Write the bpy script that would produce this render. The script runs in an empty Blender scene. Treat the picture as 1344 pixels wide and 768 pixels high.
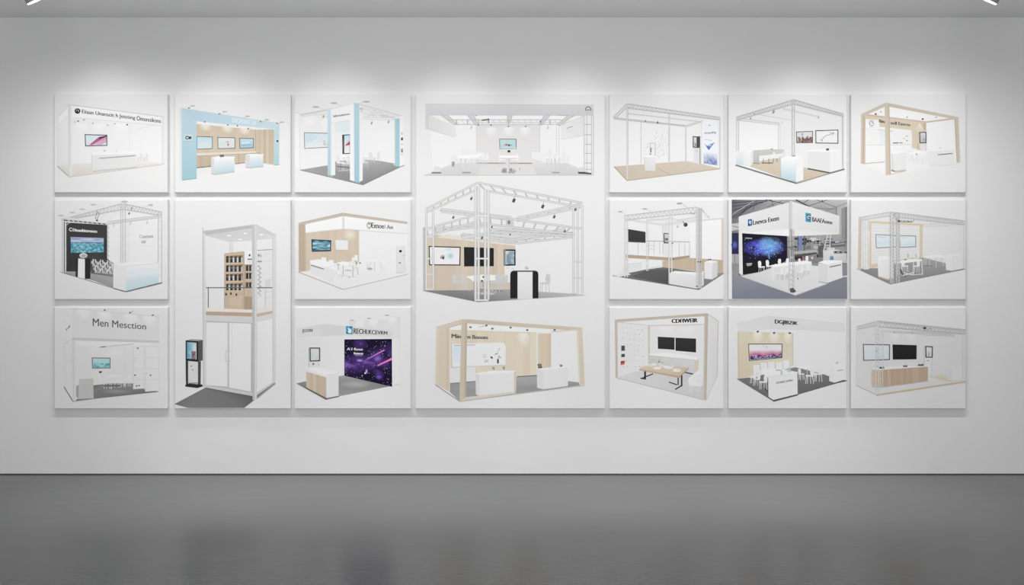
import bpy, math, random
from mathutils import Vector

random.seed(7)
sc = bpy.context.scene
col = sc.collection
sc.view_settings.view_transform = 'Standard'
sc.view_settings.look = 'None'

# ------------------------------------------------------------------ measures
S = 0.006            # metres per photo pixel on the wall plane
D = 8.0              # camera to wall
CZ = 1.434           # camera height
CEIL = 3.6
T = 0.042            # front face of the panels, proud of the wall
SF = S * (D - T) / D


def wx(px): return (px - 672) * SF
def wz(py): return CZ + (384 - py) * SF


# ------------------------------------------------------------------ materials
def lin(v):
    v = v / 255.0
    return v / 12.92 if v <= 0.04045 else ((v + 0.055) / 1.055) ** 2.4


def new_mat(name):
    m = bpy.data.materials.new(name)
    m.use_nodes = True
    nt = m.node_tree
    return m, nt, nt.nodes['Principled BSDF']


def plaster(name, c, bump=0.02, scale=90, var=0.015):
    m, nt, b = new_mat(name)
    tc = nt.nodes.new('ShaderNodeTexCoord')
    n = nt.nodes.new('ShaderNodeTexNoise'); n.inputs['Scale'].default_value = 0.9; n.inputs['Detail'].default_value = 3
    nt.links.new(tc.outputs['Object'], n.inputs['Vector'])
    r = nt.nodes.new('ShaderNodeValToRGB')
    r.color_ramp.elements[0].position = 0.3; r.color_ramp.elements[1].position = 0.7
    r.color_ramp.elements[0].color = (c[0] - var, c[1] - var, c[2] - var, 1)
    r.color_ramp.elements[1].color = (c[0] + var, c[1] + var, c[2] + var, 1)
    nt.links.new(n.outputs['Fac'], r.inputs['Fac'])
    nt.links.new(r.outputs['Color'], b.inputs['Base Color'])
    n2 = nt.nodes.new('ShaderNodeTexNoise'); n2.inputs['Scale'].default_value = scale
    nt.links.new(tc.outputs['Object'], n2.inputs['Vector'])
    bp = nt.nodes.new('ShaderNodeBump'); bp.inputs['Strength'].default_value = bump; bp.inputs['Distance'].default_value = 0.01
    nt.links.new(n2.outputs['Fac'], bp.inputs['Height'])
    nt.links.new(bp.outputs['Normal'], b.inputs['Normal'])
    b.inputs['Roughness'].default_value = 0.85
    b.inputs['Specular IOR Level'].default_value = 0.15
    return m


def floor_mat():
    m, nt, b = new_mat('polished_grey_concrete')
    tc = nt.nodes.new('ShaderNodeTexCoord')
    mp = nt.nodes.new('ShaderNodeMapping'); mp.inputs['Scale'].default_value = (0.5, 2.2, 1)
    nt.links.new(tc.outputs['Object'], mp.inputs['Vector'])
    n = nt.nodes.new('ShaderNodeTexNoise'); n.inputs['Scale'].default_value = 1.6; n.inputs['Detail'].default_value = 8
    n.inputs['Roughness'].default_value = 0.65
    nt.links.new(mp.outputs['Vector'], n.inputs['Vector'])
    r = nt.nodes.new('ShaderNodeValToRGB')
    r.color_ramp.elements[0].position = 0.35; r.color_ramp.elements[1].position = 0.7
    a0, a1 = FLOOR_ALB
    r.color_ramp.elements[0].color = (a0 * .985, a0, a0 * 1.03, 1)
    r.color_ramp.elements[1].color = (a1 * .985, a1, a1 * 1.035, 1)
    nt.links.new(n.outputs['Fac'], r.inputs['Fac'])
    nt.links.new(r.outputs['Color'], b.inputs['Base Color'])
    mr = nt.nodes.new('ShaderNodeMapRange')
    mr.inputs['To Min'].default_value = FLOOR_ROUGH - .04; mr.inputs['To Max'].default_value = FLOOR_ROUGH + .05
    nt.links.new(n.outputs['Fac'], mr.inputs['Value'])
    nt.links.new(mr.outputs['Result'], b.inputs['Roughness'])
    # faint brushed streaks running along the wall
    mp2 = nt.nodes.new('ShaderNodeMapping'); mp2.inputs['Scale'].default_value = (2.5, 26, 1)
    nt.links.new(tc.outputs['Object'], mp2.inputs['Vector'])
    n2 = nt.nodes.new('ShaderNodeTexNoise'); n2.inputs['Scale'].default_value = 2.0; n2.inputs['Detail'].default_value = 4
    nt.links.new(mp2.outputs['Vector'], n2.inputs['Vector'])
    bp = nt.nodes.new('ShaderNodeBump'); bp.inputs['Strength'].default_value = 0.03; bp.inputs['Distance'].default_value = 0.02
    nt.links.new(n2.outputs['Fac'], bp.inputs['Height'])
    nt.links.new(bp.outputs['Normal'], b.inputs['Normal'])
    b.inputs['Specular IOR Level'].default_value = FLOOR_SPEC
    return m


def flat_mat(name, c, rough=0.6, metal=0.0, spec=0.3, emit=0.0):
    m, nt, b = new_mat(name)
    b.inputs['Base Color'].default_value = (*c, 1)
    b.inputs['Roughness'].default_value = rough
    b.inputs['Metallic'].default_value = metal
    b.inputs['Specular IOR Level'].default_value = spec
    if emit:
        b.inputs['Emission Color'].default_value = (1, 1, 1, 1)
        b.inputs['Emission Strength'].default_value = emit
    return m


def print_mat():
    m, nt, b = new_mat('satin_print_ink')
    a = nt.nodes.new('ShaderNodeVertexColor'); a.layer_name = 'ink'
    nt.links.new(a.outputs['Color'], b.inputs['Base Color'])
    b.inputs['Roughness'].default_value = 0.8
    b.inputs['Specular IOR Level'].default_value = 0.0
    return m


WALL_ALB, CEIL_ALB = 0.77, 0.97
FLOOR_ALB, FLOOR_ROUGH, FLOOR_SPEC = (0.07, 0.085), 0.22, 0.27
BOARD_ALB = 0.78
M_wall = plaster('white_wall_paint', (WALL_ALB,) * 3)
M_ceil = plaster('white_ceiling_paint', (CEIL_ALB,) * 3, var=0.01)
M_floor = floor_mat()
M_print = print_mat()
M_board = plaster('white_foam_board', (BOARD_ALB,) * 3, bump=0.0, var=0.004)
M_edge = flat_mat('bright_board_edge', (0.76, 0.76, 0.76), 0.7, spec=0.1)
M_gap = flat_mat('dark_shadow_gap', (0.06, 0.06, 0.06), 0.8)
M_metal = flat_mat('grey_lamp_metal', (0.30, 0.30, 0.32), 0.45, spec=0.4)
M_lamp = flat_mat('lit_lamp_lens', (1, 1, 1), 0.5, emit=3)


# ------------------------------------------------------------------ mesh helpers
def mesh_obj(name, verts, faces, mat, parent=None, cols=None, smooth=False, mats=None, mids=None):
    me = bpy.data.meshes.new(name)
    me.from_pydata(verts, [], faces)
    for m in (mats or [mat]): me.materials.append(m)
    if mids: me.polygons.foreach_set('material_index', mids)
    if smooth: me.polygons.foreach_set('use_smooth', [True] * len(me.polygons))
    if cols:
        at = me.color_attributes.new('ink', 'FLOAT_COLOR', 'POINT')
        at.data.foreach_set('color', [c for q in cols for c in (*q, 1.0)])
    me.update()
    o = bpy.data.objects.new(name, me)
    col.objects.link(o)
    if parent: o.parent = parent
    return o


def box(x0, x1, y0, y1, z0, z1):
    v = [(x, y, z) for x in (x0, x1) for y in (y0, y1) for z in (z0, z1)]
    f = [(0, 1, 3, 2), (4, 6, 7, 5), (0, 4, 5, 1), (2, 3, 7, 6), (0, 2, 6, 4), (1, 5, 7, 3)]
    return v, f


# ------------------------------------------------------------------ the room
HW = 9.0
o = mesh_obj('wall_back', *box(-HW, HW, 0, 0.15, 0.007, CEIL), M_wall); o['kind'] = 'structure'
o = mesh_obj('floor', *box(-HW, HW, -12, 0.15, -0.12, 0), M_floor); o['kind'] = 'structure'
o = mesh_obj('ceiling', *box(-HW, HW, -12, 0.15, CEIL, CEIL + 0.12), M_ceil); o['kind'] = 'structure'
o = mesh_obj('shadow_gap_strip', *box(-HW, HW, -0.003, 0.0, 0.0, 0.007), M_gap); o['kind'] = 'structure'  # shade at the wall's foot, put in as a dark-coloured strip


# ------------------------------------------------------------------ picture panels
def empty(name, loc):
    o = bpy.data.objects.new(name, None)
    o.empty_display_size = 0.1
    o.location = loc
    col.objects.link(o)
    return o


K = {}


class Panel:
    """A picture panel on the wall; drawing coordinates are photo pixels of the printed face."""
    DZ = 0.00002

    def __init__(self, name, rect, label, k=1.0, group='booth pictures on the gallery wall', category='picture panel'):
        x0, y0, x1, y1 = rect
        self.ox, self.oz = (x0 + x1) / 2, y1
        self.root = empty(name, (wx(self.ox), 0, wz(y1)))
        self.root['label'] = label; self.root['category'] = category
        if group: self.root['group'] = group
        self.rect, self.k = rect, k
        self.layer, self.el, self.order, self.ink = 0, {}, [], []
        self.f, self.cx, self.cy = 1, 0, 0
        c = 1.2                                   # chamfer in pixels
        L = self.loc
        back = [(*L(x, y), 0.0) for x, y in ((x0, y0), (x1, y0), (x1, y1), (x0, y1))]
        mid = [(*L(x, y), -T + 0.005) for x, y in ((x0, y0), (x1, y0), (x1, y1), (x0, y1))]
        fr = [(*L(x, y), -T) for x, y in ((x0 + c, y0 + c), (x1 - c, y0 + c), (x1 - c, y1 - c * .3), (x0 + c, y1 - c * .3))]
        vs = [(a, d, b) for a, b, d in back + mid + fr]
        fs = [(8, 9, 10, 11), (3, 2, 1, 0)]
        ids = [0, 0]
        for i in range(4):
            j = (i + 1) % 4
            fs += [(i, j, 4 + j, 4 + i), (4 + i, 4 + j, 8 + j, 8 + i)]; ids += [1, 1]
        self.board = mesh_obj('board', vs, fs, None, self.root, mats=[M_board, M_edge], mids=ids)

    def loc(self, px, py): return ((px - self.ox) * SF, (self.oz - py) * SF)

    # --- drawing; every call may use zoomed-in coordinates set by view()
    def view(self, x0, y0, f): self.cx, self.cy, self.f = x0, y0, f

    @property
    def white(self):
        v = BOARD_ALB * self.k
        return 255 * (1.055 * min(1, v) ** (1 / 2.4) - 0.055)

    def P(self, p): return (self.cx + p[0] / self.f, self.cy + p[1] / self.f)

    def C(self, c):
        if isinstance(c, (int, float)): c = (c, c, c)
        if c[0] > c[2] + 8 and c[1] > 120:     # timber inks are a little greyer
            g = (c[0] + c[1] + c[2]) / 3
            c = tuple((g + (v - g) * 0.74) * 0.975 for v in c)
        b = self.white - 15                    # near-whites stay close to the bare board
        r = min(1.0, 25 / max(1, 246 - b))
        c = tuple(v if v < b else b + (v - b) * r for v in c)
        return tuple(min(0.95, lin(v) / self.k) for v in c)

    def raw(self, el, pts, faces, cols, bump=True):
        """pts in photo pixels, cols linear albedo per point"""
        if el not in self.el: self.el[el] = ([], [], []); self.order.append(el)
        V, F, Q = self.el[el]
        b = (min(p[0] for p in pts), min(p[1] for p in pts), max(p[0] for p in pts), max(p[1] for p in pts))
        self.layer = 1 + max((l for x0, y0, x1, y1, l in self.ink if x0 <= b[2] and x1 >= b[0] and y0 <= b[3] and y1 >= b[1]), default=0)
        self.ink.append((*b, self.layer))      # ink lies on whatever ink is already there
        y = -T - 0.0001 - self.layer * self.DZ
        n = len(V)
        for p, c in zip(pts, cols):
            a, b = self.loc(*p)
            V.append((a, y, b)); Q.append(c)
        F += [tuple(n + i for i in f) for f in faces]

    def poly(self, el, pts, c):
        cs = c if isinstance(c, list) else [c] * len(pts)
        self.raw(el, [self.P(p) for p in pts], [tuple(range(len(pts)))], [self.C(q) for q in cs])

    def rect_(self, el, x0, y0, x1, y1, c):
        self.poly(el, [(x0, y0), (x1, y0), (x1, y1), (x0, y1)], c)

    def vgrad(self, el, pts, top, bot):
        """quad tl,tr,br,bl with a vertical blend"""
        self.poly(el, pts, [top, top, bot, bot])

    def line(self, el, p, q, w, c, bump=True):
        p, q = self.P(p), self.P(q); w = w / self.f / 2
        dx, dy = q[0] - p[0], q[1] - p[1]; L = math.hypot(dx, dy) or 1e-6
        nx, ny = -dy / L * w, dx / L * w
        cc = c if isinstance(c, list) else [c, c]
        c0, c1 = self.C(cc[0]), self.C(cc[1])
        self.raw(el, [(p[0] + nx, p[1] + ny), (q[0] + nx, q[1] + ny), (q[0] - nx, q[1] - ny), (p[0] - nx, p[1] - ny)],
                 [(0, 1, 2, 3)], [c0, c1, c1, c0], bump)

    def path(self, el, pts, w, c):
        for i, (a, b) in enumerate(zip(pts, pts[1:])): self.line(el, a, b, w, c, bump=(i == 0))

    def ell(self, el, x, y, rx, ry, c, n=20, c2=None):
        """ellipse, optional other colour at its rim"""
        pts = [(x, y)] + [(x + rx * math.cos(i * 2 * math.pi / n), y + ry * math.sin(i * 2 * math.pi / n)) for i in range(n)]
        cs = [self.C(c)] + [self.C(c if c2 is None else c2)] * n
        self.raw(el, [self.P(p) for p in pts], [(0, i + 1, (i + 1) % n + 1) for i in range(n)], cs)

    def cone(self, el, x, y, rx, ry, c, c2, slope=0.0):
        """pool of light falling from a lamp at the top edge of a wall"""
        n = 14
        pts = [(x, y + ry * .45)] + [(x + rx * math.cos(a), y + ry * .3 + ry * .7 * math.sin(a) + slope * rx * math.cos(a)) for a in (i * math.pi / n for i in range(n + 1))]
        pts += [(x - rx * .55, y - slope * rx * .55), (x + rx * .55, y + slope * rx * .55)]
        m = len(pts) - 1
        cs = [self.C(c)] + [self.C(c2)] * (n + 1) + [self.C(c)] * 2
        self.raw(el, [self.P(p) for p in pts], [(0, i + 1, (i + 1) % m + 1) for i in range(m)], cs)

    def ring(self, el, x, y, rx, ry, w, c, n=20, a0=0, a1=360):
        pts = [(x + rx * math.cos(math.radians(a0 + (a1 - a0) * i / n)), y + ry * math.sin(math.radians(a0 + (a1 - a0) * i / n))) for i in range(n + 1)]
        self.path(el, pts, w, c)

    def truss(self, el, a, b, d, n, w, c, c2=None, zig=True):
        """two chords a-b and a+d - b+d with diagonals; d is a pair of offsets (at a, at b)"""
        d0, d1 = d if isinstance(d[0], tuple) else (d, d)
        a2 = (a[0] + d0[0], a[1] + d0[1]); b2 = (b[0] + d1[0], b[1] + d1[1])
        w *= 1.3
        lerp = lambda p, q, t: (p[0] + (q[0] - p[0]) * t, p[1] + (q[1] - p[1]) * t)
        for i in range(n):
            t0, t1 = i / n, (i + 1) / n
            if zig:
                tm = (t0 + t1) / 2
                self.line(el, lerp(a, b, t0), lerp(a2, b2, tm), w * .7, c2 or c, bump=(i == 0))
                self.line(el, lerp(a2, b2, tm), lerp(a, b, t1), w * .7, c2 or c, bump=False)
            else:
                self.line(el, lerp(a, b, t0), lerp(a2, b2, t0), w * .8, c2 or c, bump=(i == 0))
        self.line(el, a, b, w, c); self.line(el, a2, b2, w, c)

    def grid(self, el, quad, nu, nv, fn):
        """quad tl,tr,br,bl filled with a colour field fn(u, v) -> 0..255 colour"""
        tl, tr, br, bl = [self.P(p) for p in quad]
        pts, cs = [], []
        for j in range(nv + 1):
            v = j / nv
            for i in range(nu + 1):
                u = i / nu
                pts.append(tuple((tl[k] * (1 - u) + tr[k] * u) * (1 - v) + (bl[k] * (1 - u) + br[k] * u) * v for k in (0, 1)))
                cs.append(self.C(fn(u, v)))
        W = nu + 1
        self.raw(el, pts, [(j * W + i, j * W + i + 1, (j + 1) * W + i + 1, (j + 1) * W + i) for j in range(nv) for i in range(nu)], cs)

    def slats(self, el, quad, n, c, c2, gap=None):
        """vertical boards in a quad tl,tr,br,bl alternating slightly in tone"""
        tl, tr, br, bl = quad
        le = lambda p, q, t: (p[0] + (q[0] - p[0]) * t, p[1] + (q[1] - p[1]) * t)
        rnd = random.Random(n * 31 + int(tl[0]))
        for i in range(n):
            t = rnd.random() * .8 + (.2 if i % 2 else 0)
            cc = tuple(a + (b - a) * t for a, b in zip(c, c2))
            u0, u1 = i / n, (i + 1) / n
            self.raw(el, [self.P(p) for p in (le(tl, tr, u0), le(tl, tr, u1), le(bl, br, u1), le(bl, br, u0))], [(0, 1, 2, 3)], [self.C(cc)] * 4, bump=(i == 0))

    def text(self, s, quad, c, bold=0.0, el=None):
        el = el or self.uniq('lettering')      # stretched into a quad tl,tr,br,bl
        V, F, (ax, ay, bx, by) = glyphs(s)
        tl, tr, br, bl = [self.P(p) for p in quad]
        for d in ((0,) if not bold else (-1.8 * bold, 0, 1.8 * bold)):      # heavier strokes: the word laid down again, slightly shifted
            pts = []
            for x, y in V:
                u = (x + d - ax) / (bx - ax); v = (by - y) / (by - ay)
                pts.append(tuple((tl[k] * (1 - u) + tr[k] * u) * (1 - v) + (bl[k] * (1 - u) + br[k] * u) * v for k in (0, 1)))
            self.raw(el, pts, F, [self.C(c)] * len(pts))

    def screen(self, quad, frame, c, w=4, c2=None):
        """a framed display: dark rim quad, then the lit face (optional lower colour)"""
        tl, tr, br, bl = quad
        self.cur = e = self.uniq('screen')
        self.poly(e, quad, frame)
        q = [(tl[0] + w, tl[1] + w), (tr[0] - w, tr[1] + w), (br[0] - w, br[1] - w), (bl[0] + w, bl[1] - w)]
        self.vgrad(e, q, c, c if c2 is None else c2)
        return q

    def uniq(self, base):
        self.n = getattr(self, 'n', 0) + 1
        return base + '#' + str(self.n)

    def lamp(self, x, y, rx, ry, c=185, stalk=None):
        e = self.uniq('lamp')
        if stalk: self.line(e, (x, y), stalk, 2.5, 205)
        self.ell(e, x, y, rx, ry, c, 10)

    def spots(self, pts, r=6, c=110):
        for x, y in pts: self.lamp(x, y, r, r * .8, c)

    def hung(self, x, y, s=10, c=100):
        """small track lamp seen from the side, with its bracket"""
        e = self.uniq('lamp')
        self.line(e, (x + s * .3, y - s * 1.6), (x + s * .2, y), s * .25, 160)
        self.poly(e, [(x - s * .2, y - s * .7), (x + s * .8, y - s * .4), (x + s * .2, y + s), (x - s * .7, y + s * .6)], c)

    def chair(self, x, y, s, c=232, c2=200, face=1):
        el = self.uniq('chair')
        f = face                              # back shell, seat pad, four thin legs
        for dx in (-.42, -.1, .3, .5):
            self.line(el, (x + dx * s * .8 * f, y), (x + dx * s * 1.05 * f, y + s * .95), max(3.0, s * .07), c2)
        self.poly(el, [(x - .55 * s * f, y - .75 * s), (x - .42 * s * f, y - .95 * s), (x - .12 * s * f, y - .9 * s),
                       (x - .02 * s * f, y - .5 * s), (x - .1 * s * f, y), (x - .5 * s * f, y + .02 * s)], c)
        self.poly(el, [(x - .5 * s * f, y - .08 * s), (x + .45 * s * f, y - .12 * s), (x + .55 * s * f, y + .06 * s), (x - .4 * s * f, y + .12 * s)], c)

    def table(self, quad, legs, c=236, c2=190, w=5):
        el = self.uniq('table')
        for p, q in legs: self.line(el, p, q, w, c2)
        self.poly(el, quad, c)

    def box3(self, front, side, top, cf, cs, ct, gf=None, name='counter'):
        self.cur = el = self.uniq(name)
        if top: self.poly(el, top, ct)
        if side: self.poly(el, side, cs)
        if gf: self.vgrad(el, front, cf, gf)
        else: self.poly(el, front, cf)

    SPLIT = ('post', 'pillar', 'goods', 'timber_wall', 'deck', 'panel')

    def pieces(self, el):
        """the faces of an element sorted into pieces that touch each other"""
        V, F, Q = self.el[el]
        bx = [[min(V[i][0] for i in f), min(V[i][2] for i in f), max(V[i][0] for i in f), max(V[i][2] for i in f)] for f in F]
        out, e = [], 0.0003
        for f, b in zip(F, bx):
            hit = [g for g in out if any(b[0] < o[2] + e and b[2] > o[0] - e and b[1] < o[3] + e and b[3] > o[1] - e for o in g[1])]
            g = ([f], [b])
            for h in hit: g[0].extend(h[0]); g[1].extend(h[1]); out.remove(h)
            out.append(g)
        for fs, _ in out:
            ids = sorted({i for f in fs for i in f}); m = {i: n for n, i in enumerate(ids)}
            yield [V[i] for i in ids], [tuple(m[i] for i in f) for f in fs], [Q[i] for i in ids]

    def finish(self):
        base = None
        for name in self.order:
            for V, F, Q in (self.pieces(name) if name in self.SPLIT else [self.el[name]]):
                o = mesh_obj('printed_' + name.split('#')[0], V, F, M_print, base or self.root, Q)
                if base is None: base = o


_gl = {}


def glyphs(s):
    key = s
    if key in _gl: return _gl[key]
    cu = bpy.data.curves.new('lettering_source', 'FONT')
    cu.body = s; cu.size = 1.0; cu.resolution_u = 3
    ob = bpy.data.objects.new('lettering_source', cu); col.objects.link(ob)
    dg = bpy.context.evaluated_depsgraph_get(); dg.update()
    me = bpy.data.meshes.new_from_object(ob.evaluated_get(dg))
    V = [(v.co.x, v.co.y) for v in me.vertices]
    F = [tuple(p.vertices) for p in me.polygons]
    bpy.data.objects.remove(ob); bpy.data.curves.remove(cu); bpy.data.meshes.remove(me)
    xs = [v[0] for v in V]; ys = [v[1] for v in V]
    _gl[key] = (V, F, (min(xs), min(ys), max(xs), max(ys)))
    return _gl[key]


def noise2(seed):
    """smooth value noise on the plane"""
    r = random.Random(seed)
    tab = [[r.random() for _ in range(64)] for _ in range(64)]
    def f(x, y):
        xi, yi = math.floor(x), math.floor(y); a, b = x - xi, y - yi
        a = a * a * (3 - 2 * a); b = b * b * (3 - 2 * b)
        g = lambda i, j: tab[j % 64][i % 64]
        return (g(xi, yi) * (1 - a) + g(xi + 1, yi) * a) * (1 - b) + (g(xi, yi + 1) * (1 - a) + g(xi + 1, yi + 1) * a) * b
    return f


def mix(a, b, t):
    t = max(0, min(1, t))
    return tuple(p + (q - p) * t for p, q in zip(a, b))


# how strongly each picture is lit, so its inks are mixed to suit
_lit = dict(c1r1=232, c2r1=240, c3r1=237, c4r1=236, c5r1=237, c6r1=240, c7r1=234,
            c1r2=219, c2r2=231, c3r2=234, c5r2=234, c6r2=231, c7r2=219,
            c1r3=201, c3r3=219, c5r3=219, c6r3=213, c7r3=201, c4mid=233, c4low=220, c2low=213)
KS = {n: lin(v) / BOARD_ALB for n, v in _lit.items()}

# ------------------------------------------------------------------ the booth pictures
C1, C2, C3, C4, C5, C6, C7 = (70.5, 220), (228.5, 381.5), (386, 539.5), (545, 794.5), (799.5, 950.5), (956, 1112.3), (1117, 1268.5)
R1, R2, R3 = (124, 252.8), (262, 393), (403, 536.5)
Z1, Z2 = 900 / 170, 870 / 170
B = 'booth'


def panel(c, r0, r1, key, label):
    return Panel('picture_panel', (c[0], r0[0], c[1], r1[1]), label, KS[key])


W1, W2 = (230, 213, 190), (218, 199, 173)      # pale timber tones

# ---- column 1, top: white booth with a long lettered header
p = panel(C1, R1, R1, 'c1r1', 'picture panel of a white booth with a pink-striped screen and long one-line header')
p.view(60, 115, Z1)
p.poly(B, [(88, 250), (165, 190), (818, 262), (822, 530), (165, 616), (80, 545)], 239)
p.poly(B, [(88, 206), (158, 135), (162, 612), (80, 545)], [236, 240, 230, 226])
p.poly('floor', [(80, 547), (190, 532), (640, 512), (822, 528), (165, 618)], [(226, 220, 212), (236, 230, 222), 240, (236, 230, 224), (228, 218, 204)])
p.line(B, (585, 262), (585, 520), 3, 228)
p.line(B, (585, 300), (770, 262), 4, 226); p.line(B, (770, 262), (700, 262), 3, 220)
for x in (250, 370, 520): p.cone(B, x, 250, 55, 60, 246, 239)
p.line(B, (80, 547), (165, 621), 5, 150); p.line(B, (165, 621), (822, 532), 4, (202, 190, 180))
p.poly(B, [(88, 205), (158, 132), (158, 192), (88, 258)], 246)
p.line(B, (88, 206), (160, 122), 4, 214); p.line(B, (88, 258), (158, 192), 4, 226); p.line(B, (88, 205), (80, 545), 3, 222)
p.line(B, (186, 205), (818, 266), 7, 226)
p.poly('header', [(180, 124), (820, 204), (820, 262), (180, 204)], [249, 240, 240, 249])
p.line('header', (160, 119), (820, 203), 6, 206)
p.poly('post', [(155, 118), (182, 122), (184, 611), (158, 619)], 219); p.line('post', (176, 122), (178, 612), 9, 236)
p.poly('post', [(806, 205), (822, 206), (822, 530), (806, 530)], 226)
p.spots([(203, 240), (327, 248), (432, 262), (480, 252)], 6, 175); p.spots([(225, 233), (566, 258)], 7, 120); p.spots([(265, 224)], 8, 185)
q = p.screen([(271, 324), (428, 328), (428, 405), (274, 408)], 72, (214, 232, 234), 6, (222, 226, 234))
p.poly(p.cur, [(302, 399), (372, 342), (422, 334), (422, 352), (340, 399)], [(190, 70, 140), (150, 60, 110), (80, 50, 80), (190, 80, 150), (215, 130, 180)])
p.poly(p.cur, [(345, 399), (422, 352), (422, 378), (385, 399)], (226, 170, 205)); p.line(p.cur, (330, 399), (420, 345), 4, (240, 215, 230))
p.line(p.cur, (372, 352), (420, 338), 7, (70, 50, 80))
p.box3([(322, 470), (632, 462), (632, 552), (326, 580)], None, [(316, 458), (400, 440), (640, 440), (634, 468), (345, 480)], 228, 0, 243)
p.poly(p.cur, [(318, 458), (326, 470), (326, 580), (318, 575)], 216); p.line(p.cur, (370, 492), (622, 473), 6, 158); p.line(p.cur, (326, 582), (632, 553), 8, (214, 204, 196))
p.spots([(410, 440)], 8, 205); p.spots([(490, 442)], 5, 190)
for x in (655, 695): p.chair(x, 486, 30, (233, 228, 220), (212, 204, 194), -1)
e = p.uniq('emblem'); p.ell(e, 221, 163, 20, 19, 45); p.ring(e, 221, 163, 9, 8, 4, 215, 12, 150, 420)
p.text('Eiiaan Unanscit h Jetsting', [(252, 152), (622, 197), (622, 230), (252, 186)], 55, .012)
p.text('Omonoikons', [(632, 196), (800, 218), (800, 246), (632, 228)], 55, .012)
p.finish()

# ---- column 1, middle: black wall with sea screen inside a truss
p = panel(C1, R2, R2, 'c1r2', 'picture panel of a truss booth with black wall, sea-view screen and lectern')
p.view(60, 255, Z1)
p.poly(B, [(430, 200), (540, 110), (808, 130), (804, 612), (560, 500), (430, 500)], 236)
p.line(B, (582, 175), (582, 485), 3, 220); p.line(B, (640, 358), (765, 362), 3, 214)
p.poly('carpet', [(100, 540), (150, 532), (430, 465), (475, 480), (475, 652), (330, 600)], [150, 165, 185, 180, 150, 150])
p.line('carpet', (100, 540), (470, 652), 5, 120)
p.poly('black_wall', [(143, 196), (430, 214), (430, 470), (300, 540), (143, 536)], [66, 64, 60, 72, 60])
q = [(173, 297), (403, 304), (403, 403), (175, 408)]
n1 = noise2(3)
def sea(u, v):
    if v < .3: return mix((128, 140, 182), (196, 200, 222), n1(u * 5, v * 8) * .9 + v)
    if v < .36: return (70, 92, 130)
    t = n1(u * 22 + v * 5, v * 16) * .7 + n1(u * 50, v * 30 + 9) * .4
    return mix((40, 110, 135), (175, 222, 228), t * 1.2 - .2)
e = p.uniq('screen'); p.grid(e, q, 48, 24, sea)
e = p.uniq('emblem'); p.ring(e, 175, 245, 10, 11, 5, 235, 14, 30, 330)
p.text('Dissaultitterusses', [(190, 237), (356, 247), (356, 268), (190, 258)], 238, .03)
# truss tower and header over the black wall
for x in (113, 124, 138): p.line('truss', (x, 170), (x, 545), 7, 206)
p.truss('truss', (118, 190), (118, 540), (16, 0), 12, 5, 200); p.line('truss', (130, 190), (130, 540), 5, 70)
p.poly('truss', [(108, 168), (440, 205), (440, 216), (108, 186)], 196); p.line('truss', (125, 180), (430, 209), 7, 60)
for i in range(9): p.line('truss', (150 + i * 33, 178 + i * 3.3), (168 + i * 33, 186 + i * 3.3), 5, 205)
p.line('truss', (108, 165), (440, 204), 4, 214); p.line('truss', (432, 205), (432, 470), 10, 206)
for i in range(8): p.line('truss', (428, 225 + i * 32), (442, 240 + i * 32), 4, 170)
p.path('truss', [(145, 215), (160, 200), (170, 198)], 4, 205)
# overhead trusses and posts
p.truss('truss', (165, 162), (530, 66), ((40, 6), (10, 38)), 14, 4.5, 180, 192)
p.truss('truss', (540, 66), (808, 124), ((0, 38), (0, 26)), 12, 4.5, 178, 190)
p.truss('truss', (432, 190), (800, 146), ((0, 16), (0, 14)), 14, 4, 194, 204)
for x in (522, 536, 553): p.line('truss', (x, 72), (x, 492), 6, 188)
for y in (220, 285, 350, 415, 470): p.line('truss', (522, y), (580, y - 4), 4, 212)
for x in (783, 806): p.line('truss', (x, 125), (x, 614), 6, 186)
for y in (190, 250, 310, 370, 430, 500, 560): p.line('truss', (783, y), (806, y - 4), 4, 206)
for x, y in ((330, 72), (253, 104), (185, 127), (105, 148)): p.lamp(x, y, 20, 5, 184, (x + 75, y + 14))
p.lamp(547, 51, 24, 8, 184, (545, 70)); p.lamp(730, 75, 18, 6, 176, (672, 88))
for x, y in ((473, 216), (590, 203), (705, 198)): p.hung(x, y, 10, 196)
p.hung(580, 133, 9, 84); p.hung(598, 98, 8, 120)
e = p.uniq('lamp'); p.path(e, [(345, 175), (352, 140), (360, 118), (372, 140), (360, 165), (357, 186)], 5, 150); p.ell(e, 357, 182, 7, 6, 60)
e = p.uniq('emblem'); p.ring(e, 660, 294, 8, 10, 3, 150, 12)
p.text('onnseta', [(672, 287), (746, 284), (746, 302), (672, 306)], 120, .01); p.text('GLB', [(666, 322), (694, 320), (694, 339), (666, 341)], 120, .02)
p.poly('carpet', [(312, 455), (430, 450), (470, 480), (470, 575), (312, 550)], [70, 70, 110, 130, 96])
for j in range(4):
    for i in range(6):
        p.chair(326 + i * 25 + j * 8, 466 + j * 22 + i * 2, 17, (226, 214, 200)[(i + j) % 3], 205, 1 if (i + j) % 2 else -1)
e = p.uniq('lectern')
p.poly(e, [(210, 444), (230, 442), (226, 578), (207, 570)], 55); p.poly(e, [(270, 448), (310, 444), (311, 586), (272, 590)], 48)
p.poly(e, [(226, 446), (272, 449), (272, 590), (223, 577)], 240); p.poly(e, [(210, 444), (240, 438), (310, 443), (272, 450)], 80)
p.ell(e, 262, 426, 28, 17, 218); p.ell(e, 264, 428, 18, 11, 168)
p.box3([(560, 500), (786, 478), (784, 616), (558, 674)], [(470, 486), (560, 500), (558, 674), (470, 652)], [(470, 486), (590, 470), (786, 476), (560, 502)], 240, 228, 242, (186, 212, 222))
p.line(p.cur, (560, 500), (786, 479), 4, 205); p.poly(p.cur, [(562, 560), (785, 530), (785, 580), (561, 625)], [(226, 233, 236), (232, 237, 240), (196, 218, 226), (192, 215, 224)])
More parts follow.
